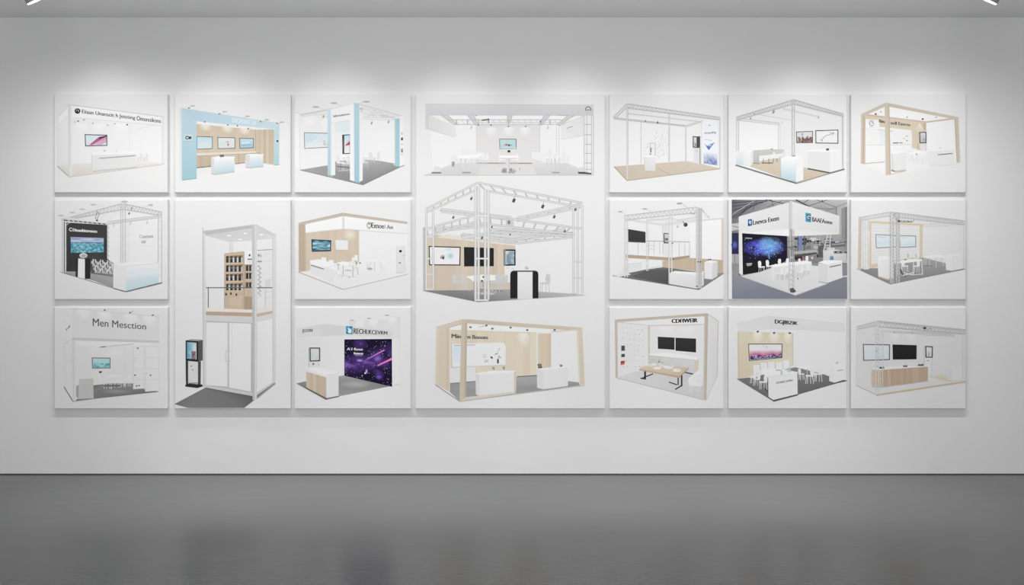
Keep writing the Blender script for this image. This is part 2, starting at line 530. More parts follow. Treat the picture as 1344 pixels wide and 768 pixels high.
p.line(p.cur, (470, 653), (558, 677), 6, 110); p.line(p.cur, (558, 677), (810, 615), 7, 105)
p.finish()

# ---- column 1, bottom: white booth with tall fascia
p = panel(C1, R3, R3, 'c1r3', 'picture panel of a white booth with large dark letters on its tall fascia')
p.view(60, 395, 4.8)
p.poly(B, [(188, 252), (716, 266), (716, 574), (188, 612)], [226, 222, 218, 224])
p.poly(B, [(188, 250), (716, 264), (550, 284), (330, 290), (200, 275)], 236)
p.line(B, (330, 292), (550, 272), 7, 190); p.line(B, (345, 291), (380, 289), 6, 110); p.line(B, (410, 286), (560, 270), 4, 178)
p.ell(B, 435, 330, 50, 45, 238, 16, 225)
p.line(B, (505, 300), (505, 470), 3, 208)
p.poly(B, [(115, 270), (168, 248), (172, 632), (115, 542)], 221)
for x in (128, 155): p.line(B, (x, 275), (x, 560), 3, 204)
p.line(B, (115, 375), (168, 385), 3, 206); p.line(B, (115, 272), (115, 542), 3, 204)
for i in range(9): p.line('pegboard', (195 + i * 11, 285), (195 + i * 11, 485), 2, 212, bump=(i == 0))
for i in range(17): p.line('pegboard', (192, 288 + i * 12), (288, 290 + i * 11.6), 2, 212, bump=(i == 0))
p.poly('carpet', [(300, 532), (400, 520), (550, 520), (560, 556), (640, 551), (716, 573), (300, 618), (180, 634)], [105, 125, 128, 120, 105, 100, 112, 120])
p.ell('carpet', 440, 570, 110, 20, 142, 20, 114)
p.line(B, (115, 541), (172, 634), 6, 100); p.line(B, (172, 634), (305, 616), 5, 140)
p.poly('post', [(166, 240), (188, 240), (190, 606), (170, 632)], 196); p.line('post', (183, 245), (184, 610), 8, 216)
p.poly('header', [(118, 85), (166, 46), (166, 238), (114, 272)], [224, 216, 222, 216])
p.ell('header', 134, 120, 14, 30, 232, 16, 220)
p.poly('header', [(168, 46), (716, 98), (716, 252), (168, 236)], [206, 204, 212, 216])
for x, y in ((240, 57), (370, 69), (536, 85), (655, 96)): p.cone('header', x, y, 58, 66, 233, 211, .09)
p.line('header', (168, 46), (716, 98), 3, 190)
p.poly('header', [(168, 231), (716, 250), (716, 266), (168, 248)], 180); p.line('header', (114, 272), (168, 240), 7, 196)
p.line('header', (128, 186), (136, 172), 5, 90); p.line('header', (142, 174), (152, 154), 6, 80)
p.text('Men Mesction', [(297, 110), (632, 143), (632, 181), (297, 158)], 70, .004)
for x, y in ((372, 58), (532, 74), (675, 90)): p.lamp(x, y, 7, 5, 100, (x + 75, y - 4))
p.spots([(546, 66)], 4, 130)
q = p.screen([(290, 356), (408, 358), (408, 425), (292, 427)], 112, (170, 208, 212), 6, (150, 204, 206))
n1b = noise2(5)
p.grid(p.cur, [(300, 393), (402, 393), (402, 418), (300, 420)], 24, 6, lambda u, v: mix((150, 204, 206), (90, 140, 150), n1b(u * 9, v * 4) * 1.6 - .4))
p.spots([(343, 449)], 8, 50); p.lamp(350, 447, 6, 4, 70)
p.table([(365, 474), (420, 466), (470, 472), (420, 484)], [((415, 480), (415, 552)), ((380, 480), (365, 540))], 236, 222, 4)
for x, y, s, f in ((345, 490, 40, 1), (388, 512, 46, 1), (450, 508, 40, -1), (480, 505, 42, 1), (515, 500, 42, -1)): p.chair(x, y, s, 228, 218, f)
p.line('carpet', (365, 535), (470, 535), 10, 96)
for x0, x1, y1 in ((553, 620, 556), (628, 712, 572)):
    e = p.uniq('shelving')
    p.poly(e, [(x0, 288), (x1, 288), (x1, y1 - 6), (x0, y1)], 228)
    for x in (x0, x1): p.line(e, (x, 285), (x, y1), 5, 206)
    for y in (288, 358, 428, 496): p.line(e, (x0, y), (x1, y + 2), 4, 204)
rr = random.Random(4)
for i in range(34):
    x, y = rr.uniform(560, 705), rr.uniform(300, 540)
    p.ell('goods', x, y, rr.uniform(2, 7), rr.uniform(3, 6), rr.choice((205, 212, 236, 190)), 7)
for x, y in ((580, 298), (562, 468), (660, 468), (572, 536), (588, 534)): p.ell('goods', x, y, 6, 5, 90, 8)
p.box3([(210, 492), (300, 488), (302, 613), (205, 619)], [(192, 535), (210, 530), (206, 618), (192, 602)], None, (196, 190, 185), 150, 0)
for i in range(11): p.line(p.cur, (212 + i * 8.6, 494), (208 + i * 9, 616), 1.8, 164, bump=(i == 0))
for i in range(13): p.line(p.cur, (209, 500 + i * 9.4), (301, 496 + i * 9.4), 1.8, 168, bump=(i == 0))
p.finish()

# ---- column 2, top: pale blue booth
p = panel(C2, R1, R1, 'c2r1', 'picture panel of a pale blue booth with three wall screens and two counters')
p.view(220, 115, Z1)
p.poly(B, [(200, 235), (740, 285), (740, 538), (612, 520), (300, 560), (200, 575)], 238)
p.poly('floor', [(200, 562), (480, 525), (740, 532), (740, 545), (200, 634)], [232, 238, 242, 244, 240])
p.slats('timber_wall', [(200, 250), (612, 288), (612, 500), (200, 545)], 9, (229, 210, 184), (220, 200, 172))
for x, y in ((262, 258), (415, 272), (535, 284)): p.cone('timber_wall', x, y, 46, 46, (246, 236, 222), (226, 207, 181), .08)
p.slats('timber_wall', [(612, 290), (738, 288), (738, 536), (612, 518)], 7, (226, 207, 180), (212, 190, 162)); p.line('timber_wall', (612, 290), (612, 520), 4, (196, 172, 144))
p.poly(B, [(200, 233), (740, 288), (620, 294), (200, 253)], 240)
for qd, a, b in (([(200, 337), (314, 341), (314, 426), (200, 431)], (200, 222, 230), (216, 228, 230)), ([(346, 344), (470, 347), (470, 424), (348, 427)], (226, 230, 230), (218, 226, 228)), ([(498, 350), (599, 352), (599, 420), (500, 425)], (202, 224, 234), (168, 206, 222))):
    p.screen(qd, 112, a, 5, b)
    if qd[0][0] == 346:
        p.ell(p.cur, 416, 378, 12, 5, (226, 170, 170), 10); p.ell(p.cur, 420, 396, 6, 9, (205, 110, 110), 8); p.line(p.cur, (380, 385), (405, 380), 3, 205)
    elif qd[0][0] == 498:
        p.line(p.cur, (515, 388), (570, 378), 8, (225, 236, 240)); p.line(p.cur, (510, 402), (585, 398), 9, (150, 190, 205))
    else: p.line(p.cur, (225, 390), (290, 382), 6, (222, 232, 234))
e = p.uniq('shelf')
p.slats(e, [(200, 472), (302, 468), (302, 546), (200, 558)], 5, (216, 194, 164), (204, 180, 150)); p.slats(e, [(468, 458), (540, 455), (537, 522), (468, 530)], 4, (222, 200, 170), (210, 186, 156))
p.poly(e, [(200, 456), (614, 442), (614, 456), (200, 474)], (240, 228, 214)); p.line(e, (200, 475), (614, 457), 4, (196, 174, 150))
p.line(e, (200, 558), (302, 547), 6, 110); p.line(e, (468, 530), (537, 522), 5, 120)
for qs, qf, qt in (([(302, 490), (324, 494), (324, 602), (303, 592)], [(324, 494), (463, 488), (463, 582), (324, 602)], [(302, 490), (345, 478), (470, 480), (463, 490), (324, 496)]),
                   ([(540, 468), (570, 472), (570, 555), (542, 550)], [(570, 472), (664, 467), (664, 546), (570, 555)], [(540, 468), (580, 460), (668, 463), (664, 469), (570, 474)])):
    p.box3(qf, qs, qt, 243, 220, 246, (192, 217, 228))
    p.line(p.cur, (qs[3][0], qs[3][1] + 3), (qs[2][0], qs[2][1] + 2), 7, (212, 196, 186)); p.line(p.cur, (qf[3][0], qf[3][1] + 3), (qf[2][0] + 3, qf[2][1] + 3), 8, (216, 204, 196))
e = p.uniq('tablet'); p.poly(e, [(362, 466), (392, 464), (392, 481), (364, 484)], 120)
p.spots([(580, 457), (600, 456), (640, 458), (625, 455)], 6, 170)
p.poly('pillar', [(82, 142), (100, 143), (100, 643), (84, 645)], 230)
p.vgrad('pillar', [(96, 144), (202, 154), (202, 630), (100, 643)], (198, 219, 229), (166, 203, 213)); p.line('pillar', (100, 644), (202, 631), 4, (130, 160, 170))
p.vgrad('pillar', [(738, 252), (778, 250), (778, 534), (738, 536)], (204, 224, 232), (182, 212, 220)); p.line('pillar', (776, 252), (776, 536), 6, (222, 228, 230)); p.line('pillar', (738, 538), (778, 536), 4, 160)
p.poly('header', [(96, 142), (778, 248), (742, 292), (202, 236)], [(190, 214, 227), (208, 226, 233), (206, 225, 232), (190, 215, 228)])
p.line('header', (96, 142), (778, 248), 3, (214, 224, 230)); p.line('header', (202, 236), (742, 291), 4, 240)
p.text('ENOMANTTIA', [(450, 207), (618, 230), (612, 264), (448, 243)], (229, 240, 245), .02)
e = p.uniq('emblem'); p.poly(e, [(114, 324), (172, 326), (172, 370), (114, 372)], (206, 222, 228)); p.ring(e, 136, 348, 11, 10, 6, 62, 12, 20, 340); p.poly(e, [(146, 340), (166, 340), (164, 358), (148, 358)], 72); p.line(e, (118, 374), (168, 374), 2, 150)
e = p.uniq('emblem'); p.poly(e, [(752, 356), (774, 356), (774, 384), (752, 386)], (212, 224, 228)); p.ell(e, 763, 372, 7, 8, 70, 10)
for x, y in ((175, 127), (398, 168), (556, 199), (690, 224), (795, 240)): p.lamp(x, y, 18, 4.5, 190, (x - 32, y + 18))
p.spots([(258, 238), (418, 260), (485, 266), (560, 286), (646, 236), (360, 182), (148, 142), (760, 248)], 6, 105)
p.finish()

# ---- column 2, lower two thirds: two-storey tower
p = panel(C2, R2, R3, 'c2r2', 'tall picture panel of a two-storey cabinet tower beside a dark kiosk')
p.view(220, 255, Z2)
p.poly(B, [(238, 250), (595, 205), (730, 278), (728, 768), (600, 860), (238, 820)], [232, 236, 234, 230, 230, 230])
p.poly(B, [(250, 276), (575, 232), (600, 236), (706, 298), (442, 322), (430, 326)], [204, 206, 212, 214, 210, 212])
for x, y in ((412, 278), (523, 263), (487, 304), (628, 272)): p.lamp(x, y, 15, 5, 248)
p.poly(B, [(415, 324), (442, 320), (442, 400), (415, 404)], 220); p.line(B, (418, 326), (418, 400), 4, 204)
p.poly(B, [(442, 320), (705, 300), (705, 768), (442, 768)], 234)
e = p.uniq('shelving')
p.poly(e, [(383, 400), (512, 386), (568, 384), (568, 775), (380, 775)], (213, 188, 158)); p.line(e, (384, 400), (382, 772), 5, (188, 160, 130)); p.line(e, (513, 388), (513, 772), 6, (192, 164, 134))
p.line(e, (384, 400), (512, 386), 4, (196, 168, 138))
rr = random.Random(9)
for r, y in enumerate((412, 474, 534, 598)):
    p.poly(e, [(392, y + 2), (506, y - 4), (506, y + 46), (392, y + 50)], (168, 138, 108)); p.line(e, (388, y + 52), (508, y + 48), 6, (222, 198, 168))
    for i in range(4):
        x = 394 + i * 28
        p.poly('goods', [(x, y + 6), (x + 15, y + 4), (x + 15, y + 46), (x, y + 48)], rr.choice((44, 52, 60)))
        p.poly('goods', [(x + 15, y + 14), (x + 25, y + 14), (x + 25, y + 44), (x + 15, y + 45)], rr.choice((215, 200, 170)))
        p.ell('goods', x + 8, y + 20, 4, 8, rr.choice((120, 90, 70)), 8)
for r, y in enumerate((474, 526, 590)):
    p.poly(e, [(520, y), (566, y), (566, y + 42), (520, y + 44)], (176, 146, 118)); p.line(e, (518, y + 46), (568, y + 46), 5, (222, 198, 168))
    for i in range(2): p.poly('goods', [(528 + i * 20, y + 4), (542 + i * 20, y + 4), (542 + i * 20, y + 42), (528 + i * 20, y + 42)], rr.choice((46, 60, 72))); p.line('goods', (545 + i * 18, y + 10), (545 + i * 18, y + 40), 5, 190)
p.poly(e, [(518, 686), (567, 690), (567, 775), (518, 775)], (190, 158, 126))
for x, y in ((393, 672), (425, 668), (462, 674)): p.ell('goods', x, y, 6, 10, 70, 8)
p.line('goods', (480, 690), (500, 690), 8, (228, 208, 182)); p.poly(e, [(415, 690), (495, 700), (495, 752), (415, 750)], (221, 196, 166))
p.poly('poster', [(515, 380), (568, 377), (568, 468), (517, 471)], 240); p.ell('poster', 551, 410, 6, 8, 60, 10); p.line('poster', (537, 437), (567, 437), 8, 110); p.line('poster', (540, 455), (560, 455), 4, 190)
e = p.uniq('glass_wall')
p.poly(e, [(600, 376), (706, 371), (710, 760), (600, 790)], 229)
p.poly(e, [(600, 396), (634, 394), (634, 466), (600, 468)], 222); p.ell(e, 612, 410, 7, 10, 150, 8); p.ell(e, 626, 414, 4, 10, 165, 8); p.line(e, (602, 452), (632, 452), 9, 150)
for i in range(14): p.ell(e, 612 + (i % 2) * 10, 484 + i * 15, 9, 8, rr.choice(((196, 186, 186), 190, 204, (205, 190, 190))), 8)
for y in (404, 455, 580, 660, 700): p.line(e, (645, y), (702, y - 6), 3, 212)
p.poly(e, [(655, 575), (692, 570), (692, 620), (655, 622)], 214)
p.path(e, [(602, 377), (706, 371), (712, 660)], 5, 150); p.line(e, (658, 640), (656, 770), 3, 180)
e = p.uniq('railing')
p.line(e, (258, 628), (712, 628), 7, 112); p.line(e, (273, 630), (273, 785), 6, 100); p.line(e, (545, 640), (545, 785), 4, 170); p.line(e, (402, 650), (402, 785), 3, 180); p.line(e, (708, 628), (710, 770), 4, 140)
p.poly(B, [(235, 248), (595, 202), (597, 226), (250, 276), (235, 262)], 188); p.poly(B, [(595, 202), (731, 274), (728, 300), (600, 240)], 206)
p.line(B, (595, 203), (731, 275), 3, 200)
p.view(220, 400, Z2); p.k = KS['c2low']
p.poly('deck', [(254, 20), (570, 34), (570, 58), (254, 50)], (238, 224, 204))
p.poly('deck', [(254, 45), (570, 54), (570, 80), (254, 70)], (184, 158, 132)); p.poly('deck', [(598, 60), (722, 38), (722, 56), (598, 82)], (196, 172, 148)); p.poly('deck', [(600, 20), (718, 10), (718, 38), (600, 60)], (228, 218, 205))
e = p.uniq('cabinet')
p.poly(e, [(238, 70), (572, 82), (572, 128), (250, 112)], 196); p.poly(e, [(595, 84), (724, 58), (724, 96), (595, 118)], 200)
p.poly(e, [(250, 108), (572, 122), (572, 604), (250, 544)], 172)
p.poly(e, [(600, 116), (706, 94), (706, 522), (600, 592)], [226, 234, 236, 228])
p.poly(e, [(600, 590), (722, 510), (722, 524), (600, 606)], 190)
p.box3([(260, 118), (404, 122), (402, 551), (258, 540)], None, None, 228, 0, 0, name='cabinet_door'); p.line(p.cur, (398, 122), (396, 550), 3, 214)
p.box3([(413, 122), (561, 127), (559, 584), (413, 557)], None, None, 229, 0, 0, name='cabinet_door'); p.line(p.cur, (432, 130), (430, 460), 4, 214)
p.line(e, (407, 120), (407, 555), 7, 178)
e = p.uniq('handle'); p.path(e, [(402, 312), (390, 310), (390, 384), (402, 382)], 4, 178)
e = p.uniq('handle'); p.path(e, [(412, 310), (422, 314)], 5, 190); p.path(e, [(412, 380), (422, 382)], 5, 190)
p.poly('carpet', [(45, 668), (256, 556), (584, 640), (514, 694), (140, 694)], [112, 118, 92, 112, 122])
p.poly('carpet', [(256, 552), (570, 606), (584, 640), (548, 634), (250, 566)], [84, 80, 70, 100, 112]); p.poly('carpet', [(600, 608), (722, 522), (724, 536), (600, 634)], [90, 110, 170, 150])
p.poly(B, [(238, -140), (256, -140), (260, 545), (240, 560)], 194); p.line(B, (252, -130), (254, 545), 5, 208); p.line(B, (237, -520), (240, 560), 5, 178)
p.view(220, 255, Z2)
p.poly('post', [(234, 252), (252, 262), (256, 790), (236, 790)], 200); p.line('post', (237, 254), (238, 800), 6, 178)
p.poly('post', [(566, 206), (598, 204), (600, 800), (568, 800)], 182); p.line('post', (591, 206), (592, 860), 11, 203)
p.poly('post', [(704, 280), (731, 276), (726, 1260), (706, 1268)], 202); p.line('post', (706, 282), (707, 1266), 5, 186)
p.view(220, 400, Z2)
p.poly('post', [(568, 0), (600, 0), (598, 640), (570, 642)], 176); p.line('post', (592, 0), (590, 640), 12, 206)
p.poly('post', [(240, 540), (262, 540), (572, 592), (570, 614), (252, 556)], 190)
e = p.uniq('kiosk')
p.poly(e, [(120, 240), (160, 231), (236, 236), (206, 246)], 150); p.poly(e, [(205, 245), (236, 237), (236, 374), (205, 384)], 84); p.poly(e, [(121, 240), (206, 245), (206, 384), (121, 376)], 44)
n2 = noise2(12)
p.grid(e, [(130, 251), (194, 256), (194, 368), (130, 362)], 20, 30, lambda u, v: mix((96, 150, 178), (214, 214, 214), u * .9 + n2(u * 4, v * 5) * .5 - .2) if not (v > .5 and .45 < u < .95) else mix((66, 70, 80), (190, 150, 140), n2(u * 12, v * 14)))
p.poly(e, [(136, 380), (206, 384), (206, 524), (136, 520)], 208); p.ell(e, 160, 412, 5, 5, 110, 8); p.ell(e, 168, 438, 5, 5, 120, 8)
p.poly(e, [(121, 376), (138, 378), (138, 545), (123, 545)], 58); p.poly(e, [(204, 384), (224, 380), (222, 545), (204, 545)], 76); p.poly(e, [(118, 540), (145, 530), (234, 536), (235, 550), (200, 560), (118, 550)], 46); p.line(e, (140, 528), (204, 526), 6, 120)
p.finish()

# ---- column 3, top: white and pale blue pillars on grey carpet
p = panel(C3, R1, R1, 'c3r1', 'picture panel of a booth with pale blue striped pillars on grey carpet')
p.view(380, 115, Z1)
p.poly(B, [(72, 190), (275, 150), (318, 240), (508, 215), (735, 222), (735, 528), (500, 505), (72, 572)], [238, 236, 240, 242, 244, 242, 240, 238])
p.ell(B, 140, 235, 60, 45, 246, 16, 238); p.ell(B, 260, 240, 50, 40, 244, 14, 239)
p.poly(B, [(36, 174), (72, 180), (72, 572), (38, 560)], 243); p.line(B, (72, 182), (72, 572), 3, 218); p.line(B, (38, 175), (72, 180), 4, 214)
p.poly('carpet', [(72, 572), (265, 540), (320, 512), (500, 500), (620, 508), (735, 528), (800, 540), (515, 676)], [170, 162, 170, 178, 174, 165, 150, 138])
p.line('carpet', (72, 572), (515, 677), 5, 140)
for a, b in (((500, 140), (660, 205)), ((500, 205), (735, 208)), ((510, 180), (690, 172)), ((505, 220), (735, 226)), ((570, 150), (735, 222)), ((160, 180), (275, 205)), ((80, 200), (275, 180))): p.line(B, a, b, 5, 222)
p.line(B, (620, 192), (690, 196), 8, 212); p.line(B, (545, 190), (600, 192), 7, 214)
p.poly(B, [(70, 184), (275, 147), (275, 160), (78, 196)], 214); p.poly(B, [(500, 118), (785, 196), (785, 212), (500, 140)], 230); p.line(B, (500, 119), (785, 197), 4, 206); p.line(B, (640, 205), (735, 205), 10, 216)
p.screen([(100, 311), (270, 315), (268, 417), (103, 426)], 132, (214, 228, 234), 5, (232, 236, 238))
p.poly(p.cur, [(110, 325), (170, 322), (200, 345), (150, 380), (110, 385)], (208, 225, 232)); p.ell(p.cur, 242, 375, 10, 12, 214, 10); p.ell(p.cur, 246, 393, 12, 10, 205, 10); p.line(p.cur, (190, 380), (230, 360), 4, 214)
p.poly(B, [(315, 250), (424, 228), (424, 312), (315, 310)], (228, 236, 238))
p.poly(B, [(296, 245), (316, 245), (316, 500), (296, 500)], 226); p.line(B, (310, 250), (310, 480), 5, 208)
p.screen([(366, 328), (424, 324), (424, 460), (368, 463)], 60, (196, 224, 233), 6, (236, 238, 240))
p.poly(p.cur, [(366, 328), (380, 330), (380, 462), (368, 463)], 70); p.ell(p.cur, 372, 395, 4, 30, (140, 80, 90), 10); p.poly(p.cur, [(384, 406), (424, 366), (424, 396)], (190, 66, 90)); p.line(p.cur, (392, 396), (424, 352), 4, (230, 180, 190))
e = p.uniq('table'); p.poly(e, [(335, 475), (375, 462), (422, 466), (418, 480), (350, 484)], 244); p.line(e, (345, 484), (345, 560), 4, 205); p.line(e, (380, 482), (380, 580), 4, 205)
for x, y, s, f in ((352, 522, 52, 1), (392, 528, 56, -1), (412, 510, 40, -1)): p.chair(x, y, s, 232, 196, f)
p.line('carpet', (330, 548), (420, 556), 8, 122); p.line('carpet', (336, 578), (420, 574), 5, 205)
e = p.uniq('table'); p.poly(e, [(508, 476), (545, 466), (610, 470), (606, 480), (520, 490)], 244)
for x, y, s, f in ((526, 520, 42, 1), (548, 492, 46, -1), (580, 490, 30, 1), (606, 488, 44, -1)): p.chair(x, y, s, 228, 200, f)
p.vgrad('pillar', [(264, 152), (290, 148), (290, 616), (265, 612)], (208, 226, 234), (178, 208, 218))
p.poly('pillar', [(288, 246), (318, 240), (318, 608), (288, 619)], 240); p.line('pillar', (266, 613), (318, 610), 4, 170)
p.poly('header', [(286, 152), (428, 118), (428, 226), (290, 246)], [243, 247, 246, 243]); p.line('header', (290, 246), (420, 228), 4, 222); p.line('header', (280, 150), (428, 118), 3, 220)
p.text('laloesaturem', [(305, 190), (422, 174), (422, 189), (305, 206)], 92, .02)
p.poly('pillar', [(420, 120), (454, 112), (454, 658), (420, 642)], [247, 245, 242, 244])
p.vgrad('pillar', [(448, 106), (486, 110), (486, 664), (450, 656)], (190, 218, 228), (168, 200, 214))
p.poly('pillar', [(485, 112), (508, 124), (508, 646), (485, 662)], [238, 240, 244, 240])
p.line('pillar', (420, 644), (470, 662), 4, 160); p.line('pillar', (470, 662), (508, 648), 4, (140, 160, 170)); p.line('pillar', (485, 114), (508, 126), 4, 205)
e = p.uniq('emblem'); p.ring(e, 498, 152, 7, 10, 4, 130, 10, 160, 400); p.line(e, (494, 165), (503, 165), 6, 140)
p.poly('pillar', [(733, 216), (766, 214), (766, 550), (733, 545)], (172, 206, 216)); p.poly('pillar', [(765, 194), (790, 200), (796, 540), (766, 551)], 242); p.line('pillar', (728, 222), (728, 540), 6, 232); p.line('pillar', (768, 552), (798, 540), 6, 150)
for y, s, c in ((320, 8, 205), (357, 10, 76), (395, 7, 214), (438, 13, 150), (465, 6, 210)): p.poly('goods', [(775, y - s), (788, y - s), (788, y + s), (775, y + s)], c)
for x, y, sx, sy in ((182, 135, 235, 150), (308, 108, 365, 130), (535, 98, 482, 112)): p.lamp(x, y, 26, 6, 186, (sx, sy))
for x, y in ((235, 202), (570, 246), (687, 238)): p.hung(x, y, 11, 165)
p.spots([(590, 160)], 5, 190)
p.finish()

# ---- column 3, middle: timber frame meeting booth
p = panel(C3, R2, R2, 'c3r2', 'picture panel of an open timber-walled corner booth with white meeting tables and sea screen')
p.view(380, 255, Z1)
p.poly(B, [(62, 200), (370, 130), (820, 195), (812, 558), (482, 510), (65, 545)], 240)
p.poly('floor', [(65, 540), (482, 500), (820, 556), (372, 660)], [236, 240, 238, 236])
p.slats('timber_wall', [(64, 205), (484, 225), (484, 468), (66, 540)], 14, (227, 208, 182), (218, 198, 170))
p.poly('timber_wall', [(62, 200), (110, 206), (112, 535), (64, 541)], (204, 183, 156))
for x in (76, 94): p.line('timber_wall', (x, 204), (x, 536), 3, (190, 168, 142))
p.ell('timber_wall', 420, 280, 46, 40, (246, 236, 220), 18, (226, 208, 182))
p.line(B, (484, 258), (484, 500), 4, 226)
p.poly('header', [(62, 202), (370, 130), (820, 194), (820, 208), (372, 152), (110, 208), (62, 212)], (208, 193, 174)); p.line('header', (68, 200), (370, 131), 4, (190, 176, 160)); p.line('header', (370, 131), (820, 194), 4, (196, 184, 168))
p.poly('header', [(110, 210), (366, 153), (366, 240), (112, 270)], 246); p.poly('header', [(382, 153), (818, 208), (818, 276), (382, 240)], [248, 238, 238, 246]); p.poly('header', [(366, 152), (382, 152), (382, 242), (366, 242)], 222)
p.line('header', (112, 268), (366, 240), 5, 226); p.line('header', (382, 241), (818, 276), 5, 214)
e = p.uniq('emblem'); p.ring(e, 553, 214, 15, 19, 4, 90, 16); p.line(e, (545, 238), (560, 238), 4, 120); p.ell(e, 553, 207, 8, 7, 150, 10)
p.text('Exnoe', [(570, 196), (656, 206), (656, 240), (570, 234)], 50, .015); p.text('l .Aun', [(662, 210), (720, 216), (718, 242), (662, 238)], 60, .015)
n3 = noise2(8)
p.screen([(152, 313), (290, 320), (288, 396), (155, 400)], 42, (60, 120, 150), 6)
p.grid(p.cur, [(160, 322), (283, 327), (281, 390), (162, 393)], 30, 16, lambda u, v: mix((24, 74, 104), (186, 224, 230), (n3(u * 4 + v * 2, v * 9) * 1.1 + .25 - abs(v - .45) * .9) * 1.15))
p.poly('poster', [(320, 318), (406, 320), (406, 388), (322, 386)], 236); p.line('poster', (322, 387), (406, 389), 3, (200, 180, 155)); p.line(B, (350, 390), (350, 462), 3, (204, 184, 158))
for x, y in ((240, 455), (292, 475)):
    e = p.uniq('chair'); p.poly(e, [(x - 20, y - 18), (x + 14, y - 16), (x + 18, y + 24), (x - 18, y + 22)], 242)
p.table([(475, 462), (570, 452), (652, 458), (600, 468)], [((592, 466), (592, 535)), ((570, 466), (545, 525)), ((625, 464), (640, 520))], 244, 212, 5)
for x, y in ((550, 502), (645, 505)): p.chair(x, y, 34, 232, 222, 1)
p.ell('floor', 558, 518, 20, 8, 178, 10); p.poly(B, [(450, 424), (472, 422), (474, 460), (452, 462)], 244)
p.box3([(145, 482), (250, 510), (306, 520), (306, 606), (280, 606), (145, 542)], None, [(142, 460), (205, 452), (335, 486), (306, 522), (248, 512), (145, 484)], 230, 0, 245)
p.line(p.cur, (149, 493), (240, 521), 6, 110); p.line(p.cur, (250, 512), (330, 490), 3, 214)
p.table([(322, 478), (370, 466), (456, 478), (448, 496), (370, 494)], [((372, 492), (372, 570)), ((440, 492), (440, 578)), ((340, 484), (340, 545)), ((460, 480), (478, 560))], 246, 178, 5)
for x, y, f in ((330, 530, 1), (432, 470, -1), (465, 500, -1), (350, 560, 1)): p.chair(x, y, 34, 240, 214, f)
p.line('floor', (385, 528), (430, 530), 6, 170); p.line('floor', (340, 562), (470, 575), 4, 214)
p.spots([(467, 478), (490, 478)], 7, 130); p.spots([(415, 577)], 5, 160)
e = p.uniq('kiosk'); p.poly(e, [(745, 360), (800, 358), (806, 545), (745, 549)], 229); p.line(e, (745, 360), (745, 549), 3, 210); p.line(e, (800, 358), (806, 545), 3, 208); p.line(e, (747, 430), (803, 428), 2, 212)
p.poly(e, [(762, 388), (780, 388), (780, 403), (762, 404)], 44); p.line(e, (758, 477), (773, 477), 7, 110); p.ell(e, 797, 427, 4, 5, 190, 8); p.spots([(768, 545)], 4, 170); p.line(e, (735, 548), (808, 545), 3, 205)
p.line('floor', (62, 541), (372, 662), 5, (186, 170, 146)); p.line('floor', (372, 662), (820, 556), 5, (204, 194, 178)); p.line('floor', (66, 532), (140, 534), 3, (216, 196, 170))
p.finish()

# ---- column 3, bottom: purple galaxy screen
p = panel(C3, R3, R3, 'c3r3', 'picture panel of a booth with a large purple starfield screen')
p.view(380, 400, Z2)
p.poly(B, [(45, 212), (370, 205), (370, 478), (330, 482), (45, 505)], [222, 226, 228, 228, 222])
p.poly(B, [(400, 112), (640, 100), (742, 80), (745, 535), (700, 545), (695, 180), (400, 160)], [214, 218, 222, 224, 222, 222, 214])
for x, y in ((475, 110), (565, 103), (690, 90)): p.cone(B, x, y, 42, 52, 234, 219, -.1)
p.line(B, (735, 84), (738, 530), 12, 216)
p.poly('carpet', [(45, 530), (110, 514), (330, 480), (370, 474), (683, 545), (784, 527), (330, 616), (245, 640)], [128, 140, 160, 158, 130, 110, 150, 112])
p.ell('carpet', 440, 535, 100, 26, 168, 18, 146)
p.poly(B, [(688, 222), (738, 226), (744, 534), (705, 538), (700, 552), (688, 550)], 230)
p.poly('header', [(45, 160), (205, 134), (208, 208), (45, 216)], [214, 208, 214, 216]); p.poly('header', [(205, 134), (240, 128), (380, 146), (372, 206), (208, 210)], 206); p.poly('header', [(372, 146), (696, 172), (696, 224), (372, 206)], [210, 208, 214, 214])
p.line('header', (45, 216), (372, 210), 3, 198); p.poly(B, [(45, 218), (372, 208), (690, 226), (690, 236), (372, 232), (210, 222)], 228)
p.text('[EXXRE', [(88, 166), (158, 162), (158, 186), (88, 194)], 64, .02)
e = p.uniq('emblem'); p.poly(e, [(378, 144), (424, 146), (424, 200), (380, 196)], (62, 146, 178)); p.poly(e, [(390, 156), (402, 156), (406, 168), (414, 160), (416, 186), (408, 192), (390, 186), (396, 172)], 232); p.poly(e, [(380, 182), (392, 186), (390, 197), (380, 196)], (40, 100, 140)); p.line(e, (404, 150), (420, 152), 5, (40, 90, 120))
p.text('RECHI.KCEVRM', [(431, 158), (656, 180), (656, 202), (431, 195)], 52, .02)
na, nb = noise2(21), noise2(22)
def galaxy(u, v):
    d = (u * .85 + (1 - v) * .0) ; band = abs((v - .52) + (u - .5) * .38)
    t = max(0, 1 - band * 3.0) * (na(u * 7, v * 7) * .8 + nb(u * 16, v * 16) * .5) + max(0, 1 - ((u - .32) ** 2 + (v - .1) ** 2) * 30) * .5 + max(0, 1 - ((u - .73) ** 2 + (v - .8) ** 2) * 60) * .6
    c = mix((30, 24, 46), (92, 62, 140), t * 1.3)
    return mix(c, (160, 128, 205), t * 1.5 - .95)
e = p.uniq('screen'); p.poly(e, [(368, 233), (690, 230), (690, 552), (368, 477)], 34)
gq = [(371, 237), (686, 234), (686, 546), (371, 474)]; p.grid(e, gq, 60, 48, galaxy)
rr = random.Random(17)
